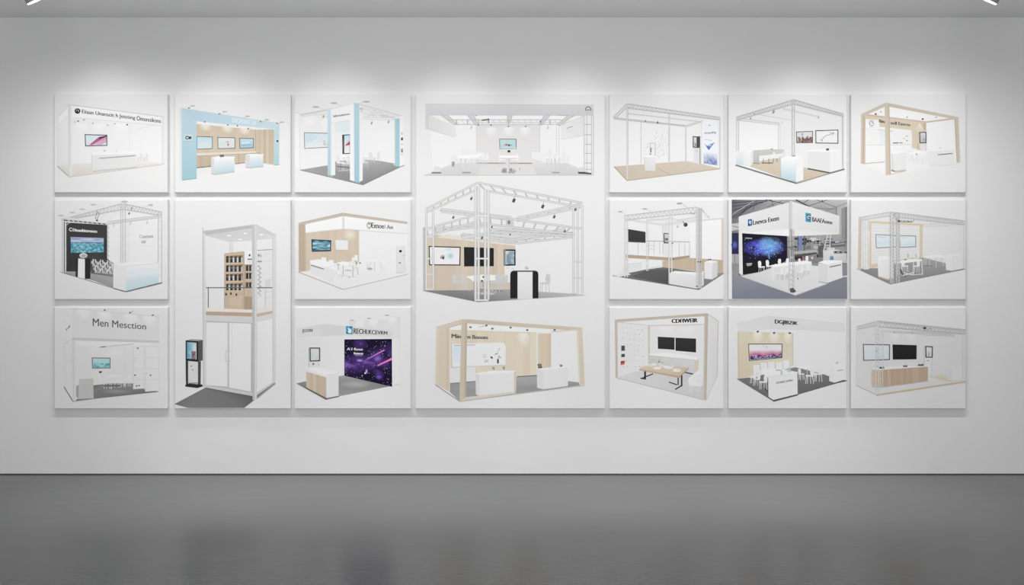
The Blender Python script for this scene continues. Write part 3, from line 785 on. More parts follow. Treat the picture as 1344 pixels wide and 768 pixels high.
for i in range(190):
    u, v = rr.random(), rr.random(); x = 371 + u * 315; y = 237 + v * (237 + u * 75); s = rr.choice((1.2, 1.6, 2, 2.6)) + (rr.random() > .95) * 2
    p.raw(e, [p.P((x + dx * s, y + dy * s)) for dx, dy in ((0, -1), (1, 0), (0, 1), (-1, 0))], [(0, 1, 2, 3)], [p.C(rr.choice(((205, 195, 235), (150, 130, 205), (235, 230, 245), (130, 100, 180))))] * 4, bump=(i == 0))
p.line(e, (470, 395), (638, 304), 9, [(70, 45, 110), (190, 95, 175)]); p.line(e, (490, 382), (636, 305), 3.5, [(160, 110, 190), (240, 150, 205)])
p.line(e, (586, 412), (687, 364), 16, [(110, 55, 130), (200, 90, 170)]); p.line(e, (592, 409), (687, 364), 6, [(230, 130, 200), (250, 150, 205)])
p.line(e, (440, 400), (560, 352), 3, [(60, 45, 100), (130, 90, 170)])
p.ell(e, 472, 375, 26, 9, (190, 170, 230), 14, (80, 56, 128)); p.ell(e, 517, 448, 8, 18, (220, 205, 245), 12, (90, 65, 140)); p.ell(e, 508, 460, 5, 6, (250, 245, 255), 8)
p.ell(e, 478, 262, 20, 16, (96, 74, 150), 12, (46, 36, 76)); p.ell(e, 600, 485, 26, 20, (120, 90, 190), 14, (44, 34, 76))
p.text('A I fiuxe', [(386, 288), (491, 291), (491, 308), (386, 306)], 225, .02); p.text('funov', [(432, 318), (495, 319), (495, 336), (432, 334)], 225, .03); p.line(e, (440, 341), (492, 343), 3, 160)
p.line(B, (690, 232), (692, 552), 5, 236)
p.screen([(134, 287), (206, 288), (206, 380), (136, 383)], 78, (206, 212, 216), 8, (198, 206, 214)); p.ell(p.cur, 184, 356, 12, 14, (176, 190, 205), 12, (198, 206, 214)); p.line(p.cur, (150, 335), (165, 335), 5, 190); p.line(p.cur, (130, 292), (132, 382), 4, 130)
p.poly('kiosk', [(130, 384), (202, 382), (202, 420), (130, 424)], 218); p.line('kiosk', (131, 384), (131, 420), 3, 150); p.ell('kiosk', 160, 398, 6, 7, 80, 8); p.line('kiosk', (190, 386), (200, 410), 3, 170)
p.poly('counter', [(112, 428), (188, 418), (330, 456), (246, 476)], 238); p.poly('counter', [(112, 430), (246, 475), (246, 490), (112, 452)], 226); p.poly('counter', [(246, 474), (330, 457), (330, 612), (246, 628)], [226, 220, 222, 226])
p.slats('counter', [(113, 450), (245, 488), (245, 624), (113, 556)], 6, (210, 190, 164), (196, 175, 148)); p.line('counter', (246, 476), (330, 458), 3, 204); p.line('counter', (112, 560), (246, 634), 9, 100); p.line('counter', (246, 634), (332, 616), 8, 108)
for x, y, sx, sy in ((420, 105, 460, 112), (533, 92, 570, 102), (655, 71, 700, 80)): p.lamp(x, y, 15, 5, 175, (sx, sy))
p.finish()

# ---- column 4: the large middle picture with three booths
p = panel(C4, R1, R3, 'c4r1', 'largest picture panel in the middle, showing three booths one above another')
p.view(540, 115, 1344 / 260)
p.poly(B, [(118, 190), (1168, 190), (1168, 570), (872, 515), (442, 512), (150, 585)], 242)
p.poly('floor', [(85, 595), (290, 512), (1060, 514), (1238, 593)], [214, 222, 222, 210]); p.poly('floor', [(490, 518), (820, 518), (850, 594), (440, 594)], [(226, 222, 220), (226, 222, 220), (226, 223, 220), (224, 221, 218)])
p.line('floor', (85, 595), (1238, 594), 5, 200)
p.poly(B, [(442, 258), (872, 262), (872, 514), (442, 510)], (229, 227, 227)); p.line(B, (442, 258), (442, 510), 4, 214); p.line(B, (872, 262), (872, 512), 4, 212)
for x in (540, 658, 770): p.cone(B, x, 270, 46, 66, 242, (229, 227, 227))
p.line(B, (442, 513), (822, 514), 8, 160)
# ceiling grid
for a, b, c, d in ((255, 378, 395, 288), (428, 648, 644, 446), (690, 898, 882, 682), (945, 1068, 1030, 925)): p.poly(B, [(a, 188), (b, 188), (c, 216), (d, 216)], 247)
for qd in ([(200, 186), (242, 186), (318, 254), (290, 254)], [(378, 186), (424, 186), (454, 258), (436, 258)], [(652, 186), (684, 186), (670, 242), (650, 242)], [(902, 186), (944, 186), (882, 258), (862, 258)], [(1064, 186), (1104, 186), (1002, 262), (984, 254)]):
    p.poly('truss', qd, 214); p.line('truss', qd[0], qd[3], 4, 188); p.line('truss', qd[1], qd[2], 4, 192)
for y, x0, x1, c in ((218, 250, 1020, 192), (237, 440, 1000, 206), (250, 290, 1000, 192), (258, 440, 870, 214)): p.line('truss', (x0, y), (x1, y), 4.5, c)
for x in range(300, 1000, 42): p.line('truss', (x, 220), (x + 18, 248), 3, 205)
for x in (305, 380, 455, 660, 878, 940): p.line('truss', (x, 218), (x, 252), 6, 176)
p.line('truss', (478, 222), (528, 216), 9, 96); p.line('truss', (524, 208), (524, 240), 5, 110); p.line('truss', (985, 186), (1056, 187), 8, 112)
p.spots([(540, 254), (775, 263), (875, 230), (440, 188), (455, 255), (658, 262)], 6, 120)
for x, y in ((405, 272), (925, 272)): p.hung(x, y, 11, 205)
p.line('truss', (1000, 258), (1175, 190), 5, 190); p.line('truss', (1008, 240), (1110, 190), 5, 200)
p.poly('header', [(95, 112), (1236, 118), (1236, 186), (96, 186)], [(222, 222, 225), (218, 219, 222), (209, 210, 214), (213, 214, 217)]); p.line('header', (96, 186), (1236, 188), 3, 196); p.line('header', (95, 112), (1236, 118), 3, 205)
p.poly('header', [(95, 184), (118, 186), (300, 262), (304, 334), (280, 334), (95, 278)], [212, 224, 234, 232, 232, 220]); p.poly('header', [(95, 184), (118, 186), (116, 284), (95, 277)], 214); p.line('header', (95, 278), (285, 335), 3, 208)
p.poly('banner', [(1012, 258), (1130, 202), (1168, 196), (1168, 326), (1016, 352)], [234, 230, 226, 230, 234]); p.path('banner', [(1058, 282), (1064, 272), (1096, 263)], 4, 130); p.line('banner', (1016, 352), (1168, 327), 3, 214); p.line('banner', (1060, 300), (1120, 290), 3, 222)
for x, w_, c in ((1172, 6, 205), (1190, 4, 190), (1222, 5, 200), (1235, 5, 194)): p.line('truss', (x, 186), (x, 586), w_, c)
for y in (250, 320, 385, 447, 512, 555): p.line('truss', (1172, y), (1224, y), 5, 188)
for x in (984, 1001): p.line('truss', (x, 262), (x, 470), 4, 216)
for y in (300, 350, 400): p.line('truss', (984, y), (1001, y), 3, 216)
e = p.uniq('emblem'); p.ring(e, 1200, 148, 18, 18, 6, 110, 16, 180, 360); p.line(e, (1182, 148), (1182, 160), 5, 120); p.line(e, (1218, 148), (1218, 160), 5, 120); p.line(e, (1188, 152), (1212, 152), 8, 150); p.line(e, (1186, 170), (1216, 170), 3, 190)
p.screen([(596, 347), (713, 348), (713, 416), (597, 416)], 122, (196, 222, 226), 5, (184, 218, 220)); p.ell(p.cur, 645, 388, 9, 8, (205, 120, 130), 10); p.ell(p.cur, 663, 391, 8, 6, 70, 10); p.line(p.cur, (625, 392), (640, 385), 4, 150); p.line(p.cur, (675, 385), (682, 395), 4, 130); p.line(p.cur, (600, 410), (710, 410), 5, (220, 232, 232))
e = p.uniq('tablet'); p.poly(e, [(652, 425), (671, 425), (671, 440), (652, 440)], 62)
p.chair(615, 492, 44, 238, 216, 1); p.chair(705, 492, 44, 238, 216, -1)
e = p.uniq('table'); p.ell(e, 660, 566, 54, 20, 186, 18, 206)
rr = random.Random(2)
for i in range(22): p.line(e, (rr.uniform(612, 705), rr.uniform(545, 584)), (rr.uniform(612, 715), rr.uniform(548, 584)), 4, rr.choice((130, 150, 196, 235)))
p.line(e, (735, 545), (735, 560), 4, 130)
p.poly(e, [(638, 478), (670, 478), (666, 572), (646, 572)], 222); p.line(e, (664, 480), (662, 570), 6, 200); p.poly(e, [(594, 462), (728, 462), (720, 478), (602, 478)], 247); p.line(e, (602, 480), (720, 480), 3, 210)
for k, (x0, f) in enumerate(((300, 1), (825, -1))):
    for i in range(7):
        x = (500 - i * 28) if k == 0 else (840 + i * 16)
        p.chair(x, (486 - i * 2) if k == 0 else (478 + i * 4), 46 + i * 3, 238, 222, -1 if k == 0 else 1)
p.table([(308, 462), (440, 452), (492, 446), (450, 478), (318, 482)], [((330, 480), (330, 578)), ((370, 480), (370, 580)), ((410, 480), (410, 576)), ((450, 474), (450, 545))], 247, 216, 5)
p.chair(300, 510, 58, 236, 212, 1); p.poly(p.uniq('bag'), [(274, 504), (294, 502), (290, 536), (274, 534)], 162)
p.table([(885, 474), (960, 466), (1030, 466), (1062, 478), (940, 482)], [((950, 480), (950, 578)), ((975, 480), (975, 578)), ((1005, 478), (1005, 576)), ((920, 478), (920, 540))], 247, 212, 6)
for x, y, f in ((955, 462, 1), (1018, 476, -1), (1046, 508, -1)): p.chair(x, y, 52, 236, 212, f)
p.line('floor', (345, 577), (402, 577), 9, 160); p.line('floor', (955, 577), (1006, 577), 9, 165)
p.poly(p.uniq('stool'), [(150, 545), (165, 534), (192, 536), (196, 572), (150, 572)], 226); p.line('floor', (138, 578), (202, 578), 10, 130)
p.poly(p.uniq('stool'), [(1136, 540), (1170, 538), (1172, 570), (1136, 570)], 222); p.poly('floor', [(1130, 572), (1165, 572), (1222, 580), (1220, 589), (1132, 584)], 82)

# middle booth: white truss
p.view(540, 230, 1109 / 260); p.k = KS['c4mid']
p.poly('carpet', [(64, 648), (250, 628), (520, 620), (700, 640), (912, 662), (978, 674), (370, 711)], [138, 146, 152, 150, 172, 196, 124])
p.poly('wall', [(582, 385), (905, 345), (912, 664), (582, 645)], [236, 236, 238, 236])
p.slats('timber_wall', [(80, 330), (582, 372), (582, 640), (80, 646)], 15, (228, 210, 187), (217, 198, 173))
p.poly('timber_wall', [(200, 330), (582, 380), (582, 396), (140, 348)], [(240, 228, 212)] * 4); p.poly('timber_wall', [(64, 292), (80, 290), (80, 646), (66, 650)], 190)
p.screen([(96, 396), (276, 401), (274, 506), (99, 505)], 64, 236, 6, 240); p.ell(p.cur, 218, 452, 22, 20, (150, 208, 220), 16, (226, 236, 240)); p.ell(p.cur, 210, 415, 16, 8, (205, 228, 234), 12); p.ell(p.cur, 175, 455, 12, 10, 190, 12); p.ell(p.cur, 178, 463, 7, 9, 90, 10); p.ell(p.cur, 166, 462, 5, 7, 150, 10)
p.screen([(294, 402), (461, 408), (461, 510), (295, 511)], 40, 46, 4)
e = p.uniq('kiosk'); p.poly(e, [(520, 504), (586, 504), (584, 600), (522, 600)], 236); p.line(e, (535, 520), (545, 520), 4, 190); p.line(e, (560, 525), (575, 525), 4, 200)
p.screen([(514, 415), (583, 416), (583, 506), (516, 508)], 48, (204, 212, 214), 8, (186, 198, 206)); p.poly(p.cur, [(514, 415), (526, 416), (527, 507), (516, 508)], 140)
nk = noise2(31); p.grid(p.cur, [(531, 424), (576, 424), (576, 499), (532, 499)], 12, 18, lambda u, v: mix((214, 218, 216), (128, 152, 170), nk(u * 4, v * 6) * 1.2 - .1 + (v > .45) * .25))
for x, y, s, f in ((253, 598, 48, 1), (300, 600, 50, 1), (520, 596, 40, -1)): p.chair(x, y, s, 208, 200, f)
p.table([(306, 566), (400, 556), (516, 560), (500, 588), (350, 596)], [((440, 580), (440, 660)), ((350, 585), (350, 640)), ((400, 580), (400, 660))], 243, 176, 6)
rr = random.Random(3)
for i in range(10): p.line('carpet', (rr.uniform(300, 520), rr.uniform(630, 670)), (rr.uniform(300, 520), rr.uniform(630, 675)), 5, rr.choice((130, 150, 190, 205)))
for x, y, s, f in ((468, 602, 56, -1), (490, 600, 44, -1), (748, 606, 56, -1)): p.chair(x, y, s, 206, 200, f)
p.spots([(404, 570), (395, 592)], 7, 90)
# back trusses, then the near ones
TR, TW = 198, 222
def tr2(a, b, d, n):
    p.truss('truss', a, b, d, n, 9, 184, 194, zig=False)
    d0, d1 = d if isinstance(d[0], tuple) else (d, d)
    p.line('truss', a, b, 6.5, TW); p.line('truss', (a[0] + d0[0], a[1] + d0[1]), (b[0] + d1[0], b[1] + d1[1]), 6.5, TW)
tr2((165, 190), (560, 236), ((0, 14), (0, 14)), 6)
tr2((590, 240), (948, 162), ((0, 16), (-4, 18)), 6)
tr2((590, 364), (905, 322), ((0, 18), (0, 24)), 6)
tr2((280, 330), (590, 364), ((0, 14), (0, 16)), 6)
tr2((130, 300), (440, 268), ((0, 16), (0, 14)), 5); tr2((285, 345), (600, 300), ((0, 8), (0, 8)), 5); tr2((430, 330), (720, 350), ((0, 8), (0, 6)), 5); tr2((520, 370), (860, 300), ((0, 10), (0, 8)), 6)
tr2((440, 300), (905, 328), ((0, 16), (0, 14)), 8)
tr2((88, 300), (362, 222), ((4, 42), (0, 38)), 6)
tr2((376, 220), (958, 300), ((10, 50), (-40, 32)), 9)
tr2((80, 190), (372, 42), ((4, 18), (0, 36)), 7)
tr2((374, 42), (958, 156), ((40, 44), (-10, 22)), 9)
def post2(x, y0, y1, w):
    p.line('truss', (x, y0), (x, y1), w, 190); p.line('truss', (x, y0), (x, y1), w * .55, 230)
for x in (83, 122): post2(x, 190 if x < 100 else 200, 642, 12)
for y in (305, 345, 467, 555, 638): p.line('truss', (83, y), (124, y), 8, 218)
for x, y1 in ((907, 664), (931, 672), (957, 668)): post2(x, 165 if x > 940 else 185, y1, 11)
for y in (300, 485, 575): p.line('truss', (907, y), (957, y + 2), 6, 208)
p.poly('truss', [(528, 238), (572, 242), (572, 282), (528, 280)], 206); p.ell('truss', 546, 264, 8, 12, 130, 10)
e = p.uniq('counter'); pts = [(553, 690), (553, 556), (557, 542), (570, 534), (695, 534), (707, 541), (711, 556), (711, 690)]; p.poly(e, pts, 44); p.poly(e, [(594, 541), (678, 541), (678, 692), (594, 695)], [236, 238, 226, 226]); p.line(e, (566, 537), (698, 537), 4, 84)
p.ell(p.uniq('glassware'), 643, 520, 9, 10, 205, 10); p.spots([(651, 522)], 5, 170)
for x in (359, 376, 413, 431): post2(x, 60 if x < 400 else 80, 706 if x < 400 else 696, 14)
for y, h in ((467, 10), (350, 8), (228, 10), (700, 10)): p.line('truss', (358, y), (432, y), h, 214); p.line('truss', (358, y), (432, y), h * .5, 236)
for x, y, s in ((335, 130, 11), (573, 140, 15), (735, 174, 14), (799, 232, 12), (234, 236, 10), (450, 289, 8), (552, 332, 7), (858, 313, 9), (918, 192, 10), (395, 350, 10)): p.hung(x, y, s, 96 if s < 14 else 84)

# lower booth: pale timber
p.view(540, 395, 4.8); p.k = KS['c4low']
p.poly('wall', [(245, 165), (345, 140), (1045, 185), (1058, 516), (880, 480), (245, 520)], 235)
p.poly('carpet', [(238, 522), (660, 476), (790, 468), (985, 505), (1060, 514), (1062, 532), (304, 632), (232, 566)], [148, 166, 168, 160, 158, 144, 156, 150])
p.poly('wall', [(245, 168), (345, 143), (900, 186), (790, 200), (245, 184)], 240)
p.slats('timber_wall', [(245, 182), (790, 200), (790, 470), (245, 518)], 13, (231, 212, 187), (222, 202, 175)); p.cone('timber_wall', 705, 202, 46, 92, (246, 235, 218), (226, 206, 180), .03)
p.slats('timber_wall', [(797, 205), (880, 205), (880, 424), (797, 440)], 5, (222, 200, 172), (210, 186, 156)); p.line('timber_wall', (792, 200), (792, 462), 7, 226); p.line('timber_wall', (664, 478), (790, 470), 6, 108)
p.poly('wall', [(245, 424), (405, 412), (405, 508), (245, 521)], 226); p.line('wall', (243, 521), (405, 507), 6, 130)
e = p.uniq('whiteboard'); p.poly(e, [(252, 272), (560, 262), (584, 266), (594, 288), (592, 404), (256, 419)], 236); p.line(e, (256, 419), (592, 405), 4, 190); p.line(e, (253, 272), (256, 418), 4, 190)
p.vgrad(e, [(262, 290), (310, 288), (308, 392), (264, 396)], (208, 222, 238), (226, 232, 240)); p.line(e, (268, 282), (400, 277), 4, 150)
for a, b, w_, c in (((446, 345), (474, 338), 3, 170), ((452, 355), (472, 352), 3, 160), ((458, 380), (484, 372), 4, 160), ((462, 386), (484, 382), 4, 150), ((498, 352), (512, 362), 9, 60), ((525, 338), (545, 330), 5, 110), ((545, 320), (556, 296), 3, 150), ((545, 366), (545, 394), 11, 70), ((548, 362), (554, 344), 5, 120), ((556, 360), (566, 354), 4, 120)): p.line(e, a, b, w_, c)
p.slats('timber_wall', [(157, 166), (242, 166), (240, 572), (150, 526)], 4, (222, 204, 181), (212, 192, 168)); p.line('timber_wall', (242, 168), (240, 572), 5, (236, 222, 202)); p.line('timber_wall', (150, 528), (305, 634), 5, 130)
p.text('Min', [(254, 208), (312, 212), (312, 236), (254, 233)], 92, .03); p.text('len Booom', [(335, 212), (482, 219), (480, 242), (335, 238)], 92, .03)
p.box3([(428, 468), (646, 448), (646, 578), (430, 602)], [(404, 456), (430, 468), (430, 602), (406, 590)], [(404, 456), (500, 440), (658, 440), (646, 450), (428, 470)], 226, 212, 240); p.poly(p.cur, [(646, 448), (661, 446), (660, 568), (646, 578)], (214, 198, 176)); p.line(p.cur, (404, 592), (428, 604), 7, 140)
p.box3([(830, 436), (986, 418), (986, 536), (830, 558)], [(790, 430), (830, 436), (830, 558), (792, 548)], [(790, 430), (860, 420), (988, 414), (986, 420), (830, 438)], 226, 216, 240); p.line(p.cur, (792, 550), (830, 561), 5, 150); p.line(p.cur, (830, 561), (988, 538), 5, 150)
for x, y in ((516, 428), (581, 426)): e = p.uniq('plant'); p.poly(e, [(x - 9, y + 14), (x + 9, y + 14), (x + 7, y), (x - 7, y)], 214); p.ell(e, x, y - 6, 9, 8, (150, 156, 148), 9); p.ell(e, x + 3, y + 4, 4, 5, 110, 8)
e = p.uniq('tablet'); p.poly(e, [(794, 398), (818, 396), (824, 422), (800, 425)], 80); p.poly(e, [(800, 402), (814, 400), (818, 416), (804, 418)], 130); p.spots([(943, 408)], 9, 110); p.line(p.uniq('card'), (936, 402), (950, 402), 6, 170)
p.poly('frame', [(157, 163), (318, 114), (350, 118), (350, 140), (242, 168), (158, 168)], (214, 199, 178)); p.line('frame', (242, 166), (316, 144), 4, (190, 172, 150))
p.poly('frame', [(345, 115), (1076, 168), (1076, 190), (345, 141)], [(206, 190, 170), (212, 197, 176), (206, 190, 168), (200, 184, 162)])
p.line('frame', (880, 196), (1045, 180), 8, (220, 204, 182)); p.line('frame', (245, 184), (790, 200), 3, (214, 196, 170))
p.poly('frame', [(1040, 180), (1076, 168), (1092, 528), (1056, 526)], (216, 201, 178)); p.line('frame', (1046, 185), (1060, 524), 8, (228, 216, 196))
p.poly('frame', [(316, 118), (352, 122), (344, 630), (302, 634)], (206, 189, 168)); p.line('frame', (344, 140), (338, 628), 11, (192, 174, 152))
p.poly('frame', [(304, 634), (344, 606), (652, 572), (660, 582)], (216, 205, 188)); p.line('frame', (304, 634), (1092, 532), 4, (176, 166, 152))
p.spots([(372, 166), (472, 155), (510, 175), (625, 168), (730, 184), (902, 183)], 8, 105); p.line('lamp', (424, 165), (470, 156), 3, 160)
p.finish()

# ---- column 5, top: truss over timber floor
p = panel(C5, R1, R1, 'c5r1', 'picture panel of an open truss booth with blue banner on a timber floor')
p.view(790, 115, Z1)
p.poly(B, [(180, 190), (585, 265), (695, 235), (820, 215), (820, 560), (585, 515), (185, 540)], [240, 240, 240, 240, 238, 240, 240])
p.line(B, (272, 240), (272, 530), 6, 212); p.line(B, (690, 240), (690, 530), 4, 222)
rr = random.Random(6)
for i in range(150): p.ell('speckle', rr.uniform(285, 465), rr.triangular(290, 500, 410), 2.6, 2.6, rr.choice((205, 214, 188)), 5)
p.poly('floor', [(85, 548), (585, 510), (690, 528), (822, 562), (175, 644)], [(216, 198, 174), (228, 214, 194), (230, 216, 198), (226, 212, 192), (218, 200, 176)])
for i in range(7): p.line('floor', (100 + i * 12, 562 + i * 11), (600 + i * 32, 516 + i * 7), 2, (210, 192, 166), bump=(i == 0))
p.line('floor', (392, 562), (470, 602), 3, (200, 160, 120)); p.line('floor', (84, 549), (175, 646), 6, (186, 166, 138)); p.line('floor', (175, 646), (822, 564), 6, (196, 178, 150))
e = p.uniq('banner'); nb5 = noise2(41)
p.grid(e, [(700, 240), (802, 232), (802, 542), (708, 526)], 14, 40, lambda u, v: mix((240, 242, 246), mix((100, 118, 175), (205, 215, 232), nb5(u * 7, v * 22)), max(0, (v - .72) * 5)))
p.text('Aroaudrig', [(712, 308), (792, 302), (792, 322), (712, 328)], 80, .01); p.line(e, (715, 362), (765, 368), 4, (190, 200, 200)); p.ell(e, 747, 262, 6, 3, 110, 8)
p.poly(e, [(709, 386), (728, 404), (742, 398), (786, 380), (742, 436)], [(150, 160, 210), (110, 125, 190), (150, 170, 215), (150, 165, 210), (88, 104, 178)]); p.poly(e, [(728, 404), (745, 395), (762, 385), (758, 410)], (176, 200, 228))
for a, b, d, n in (((78, 208), (172, 112), ((8, 12), (4, 26)), 6), ((80, 208), (588, 264), ((4, 10), (0, 6)), 18)): p.truss('truss', a, b, d, n, 4.5, 198, 208)
p.line('truss', (185, 180), (695, 238), 6, 208); p.truss('truss', (590, 262), (698, 230), ((0, 10), (0, 8)), 4, 4, 206, 212); p.line('truss', (180, 150), (240, 115), 4, 200)
p.truss('truss', (172, 112), (822, 208), ((6, 30), (0, 16)), 26, 5.5, 196, 206)
for x, y0, y1, w_ in ((177, 112, 640, 13), (467, 182, 515, 10), (583, 262, 514, 9), (819, 208, 562, 10)): p.line('truss', (x, y0), (x, y1), w_, 204); p.line('truss', (x - w_ * .15, y0), (x - w_ * .15, y1), w_ * .4, 224)
e = p.uniq('counter'); p.poly(e, [(294, 480), (378, 476), (370, 581), (300, 578)], [230, 236, 224, 220]); p.ell(e, 336, 478, 43, 6, 246, 18); p.line(e, (294, 482), (300, 578), 5, 214); p.line(e, (298, 582), (372, 583), 4, (205, 190, 170))
e = p.uniq('arch'); p.path(e, [(336, 470), (336, 386), (370, 386), (370, 474)], 5, 198); p.line(e, (341, 418), (341, 450), 7, 112); p.line(e, (330, 462), (345, 462), 5, 150)
e = p.uniq('kiosk'); p.poly(e, [(637, 418), (683, 418), (683, 530), (640, 526)], 226); p.line(e, (682, 418), (682, 530), 6, 140); p.line(e, (650, 440), (665, 440), 4, 190)
p.screen([(631, 338), (664, 340), (664, 420), (632, 416)], 48, (224, 226, 226), 6, (196, 204, 204)); p.poly(p.cur, [(663, 340), (683, 338), (683, 417), (663, 420)], 84); p.line(p.cur, (646, 385), (652, 405), 8, 130)
p.hung(302, 232, 7, 110); p.hung(387, 242, 9, 100)
p.finish()

# ---- column 5, middle: raised deck inside a truss
p = panel(C5, R2, R2, 'c5r2', 'picture panel of a truss booth with a raised railed deck over dark carpet')
p.view(790, 255, Z1)
p.poly(B, [(180, 185), (470, 130), (690, 165), (840, 175), (838, 548), (470, 520), (180, 560)], 238)
p.poly(B, [(690, 182), (835, 176), (835, 452), (610, 442), (610, 200)], 243); p.line(B, (690, 182), (842, 168), 6, (224, 208, 184)); p.poly(B, [(830, 168), (846, 166), (846, 550), (830, 552)], (228, 211, 186))
p.poly('carpet', [(75, 565), (300, 525), (420, 508), (500, 516), (710, 545), (846, 548), (674, 662)], [120, 104, 110, 120, 140, 150, 120]); p.poly('carpet', [(200, 572), (310, 535), (470, 520), (470, 628)], [100, 92, 98, 86])
p.line('carpet', (74, 565), (674, 663), 6, 120); p.line('carpet', (674, 663), (846, 550), 5, 130); p.poly(B, [(70, 562), (180, 540), (200, 560), (120, 575)], 226)
p.slats('timber_wall', [(420, 464), (612, 442), (612, 528), (420, 508)], 7, (218, 195, 164), (206, 181, 148)); p.slats('timber_wall', [(612, 442), (840, 458), (840, 548), (612, 530)], 8, (214, 190, 158), (204, 178, 146))
p.poly('box', [(150, 490), (276, 476), (278, 522), (120, 560)], 228); p.line('box', (150, 490), (276, 476), 3, 208)
p.poly('deck', [(165, 416), (400, 400), (612, 424), (480, 442)], 241); p.poly('deck', [(165, 419), (480, 440), (480, 462), (168, 442)], (196, 170, 140)); p.poly('deck', [(480, 442), (612, 424), (612, 440), (482, 462)], (186, 160, 130))
p.poly(B, [(420, 200), (470, 195), (470, 440), (424, 430)], 230); p.line(B, (424, 200), (424, 420), 5, 206); p.line(B, (440, 205), (440, 268), 3, 214)
e = p.uniq('railing'); p.line(e, (300, 324), (612, 332), 5, 172)
for x in (252, 325, 362, 402, 536, 576, 610): p.line(e, (x, 328), (x, 420 if x < 420 else 436), 4, 200)
p.line(e, (325, 356), (365, 356), 4, 205); p.line(e, (325, 380), (365, 380), 4, 208)
p.screen([(182, 242), (303, 262), (303, 338), (183, 332)], 56, 68, 3, 62); p.line(p.cur, (183, 326), (303, 332), 5, 84)
p.screen([(429, 270), (471, 272), (471, 342), (430, 341)], 40, (216, 220, 220), 6, 170); p.line(p.cur, (440, 312), (460, 312), 12, 100)
for a, b, d, n in (((180, 172), (420, 208), (0, 9), 8), ((440, 205), (690, 172), (0, 12), 9), ((310, 178), (470, 165), (0, 8), 6), ((520, 180), (690, 150), (0, 8), 6)): p.truss('truss', a, b, d, n, 3.5, 214, 222)
for i in range(7): p.line('truss', (470, 160), (410 + i * 28, 205 - abs(i - 3) * 4), 3, 216)
p.truss('truss', (155, 150), (660, 90), ((0, 30), (0, 38)), 18, 5.5, 198, 208)
p.truss('truss', (668, 90), (745, 160), ((22, 4), (0, 10)), 4, 4, 204, 210)
for x in (309, 320): p.line('truss', (x, 180), (x, 532), 4, 212)
for y in (260, 360, 460, 500, 530): p.line('truss', (307, y), (324, y), 5, 206)
for x in (160, 177): p.line('truss', (x, 150), (x, 576), 9, 206); p.line('truss', (x - 1, 150), (x - 1, 576), 4, 228)
for y in (180, 240, 330, 450, 520): p.line('truss', (160, y), (178, y + 8), 5, 206)
for x in (467, 486): p.line('truss', (x, 110), (x, 622 if x < 470 else 540), 9, 206); p.line('truss', (x - 1, 110), (x - 1, 540), 4, 228)
p.spots([(494, 450), (490, 340)], 6, 110); p.line('truss', (190, 545), (410, 500), 5, 214)
e = p.uniq('counter'); p.poly(e, [(470, 546), (508, 533), (706, 546), (708, 560), (660, 562)], 243); p.poly(e, [(470, 546), (660, 562), (660, 657), (470, 624)], [233, 228, 222, 228]); p.poly(e, [(660, 562), (708, 556), (708, 632), (660, 657)], 220)
p.box3([(712, 472), (770, 478), (764, 592), (712, 586)], [(770, 478), (805, 466), (802, 570), (764, 592)], [(712, 472), (745, 460), (805, 465), (770, 479)], 232, 216, 244); p.spots([(741, 455), (754, 453)], 6, 90)
p.truss('truss', (658, 96), (658, 655), (14, 0), 22, 6, 200, 190); p.truss('truss', (676, 100), (676, 655), (14, 0), 22, 6, 196, 186); p.line('truss', (662, 100), (662, 655), 4, 228)
p.spots([(668, 470), (686, 470), (660, 640)], 6, 70)
for x, y, sx, sy in ((128, 122, 165, 135), (297, 102, 345, 118)): p.lamp(x, y, 17, 5, 176, (sx, sy))
e = p.uniq('lamp'); p.poly(e, [(518, 62), (555, 56), (557, 68), (524, 72)], 168); p.line(e, (556, 66), (598, 95), 3, 190); p.line('truss', (610, 130), (650, 140), 4, 160)
e = p.uniq('lamp'); p.ell(e, 581, 212, 14, 14, 62, 16); p.ell(e, 578, 210, 7, 8, 92, 10); p.line(e, (560, 186), (570, 200), 4, 110); p.hung(525, 225, 9, 180)
p.finish()

# ---- column 5, bottom: dining booth
p = panel(C5, R3, R3, 'c5r3', 'picture panel of a box booth with two black screens and a laid table')
p.view(790, 400, Z2)
p.poly(B, [(105, 115), (315, 138), (690, 130), (690, 636), (108, 490)], 224)
p.poly('floor', [(108, 488), (320, 420), (600, 440), (690, 480), (688, 638)], [206, 200, 192, 192, 196])
p.poly(B, [(315, 138), (690, 130), (690, 470), (315, 400)], [224, 226, 226, 222]); p.cone(B, 430, 150, 70, 60, 233, 225); p.cone(B, 570, 150, 70, 60, 233, 226)
for j in range(8):
    for i in range(6): p.ell('pegs', 136 + i * 27 + (j % 2) * 8, 150 + j * 38 + i * 4 - (j * i) * .6, 3, 3, 150 if (i + j) % 3 else 200, 6)
rr = random.Random(8)
for i in range(16): p.line('pegs', (rr.uniform(200, 250), rr.uniform(150, 390)), (rr.uniform(205, 255), rr.uniform(150, 390)), 0.8, 214)
for y0, y1, c in ((276, 311, 78), (332, 353, 74)): p.poly(p.uniq('goods'), [(130, y0), (154, y0 - 2), (154, y1 - 2), (130, y1)], c)
e = p.uniq('goods'); p.poly(e, [(126, 380), (153, 376), (152, 400), (126, 406)], (172, 52, 52)); p.line(e, (128, 400), (150, 392), 4, (215, 130, 125))
p.poly(B, [(105, 112), (690, 76), (690, 130), (318, 140)], [226, 234, 236, 232]); p.line(B, (318, 140), (690, 132), 5, (206, 192, 172)); p.line(B, (105, 116), (318, 140), 4, (206, 196, 182))
p.poly(B, [(309, 140), (322, 140), (322, 402), (311, 404)], (208, 194, 176))
p.screen([(375, 215), (488, 221), (488, 303), (376, 296)], 44, 54, 3, 48); p.screen([(494, 222), (632, 228), (632, 321), (494, 309)], 44, 54, 3, 48)
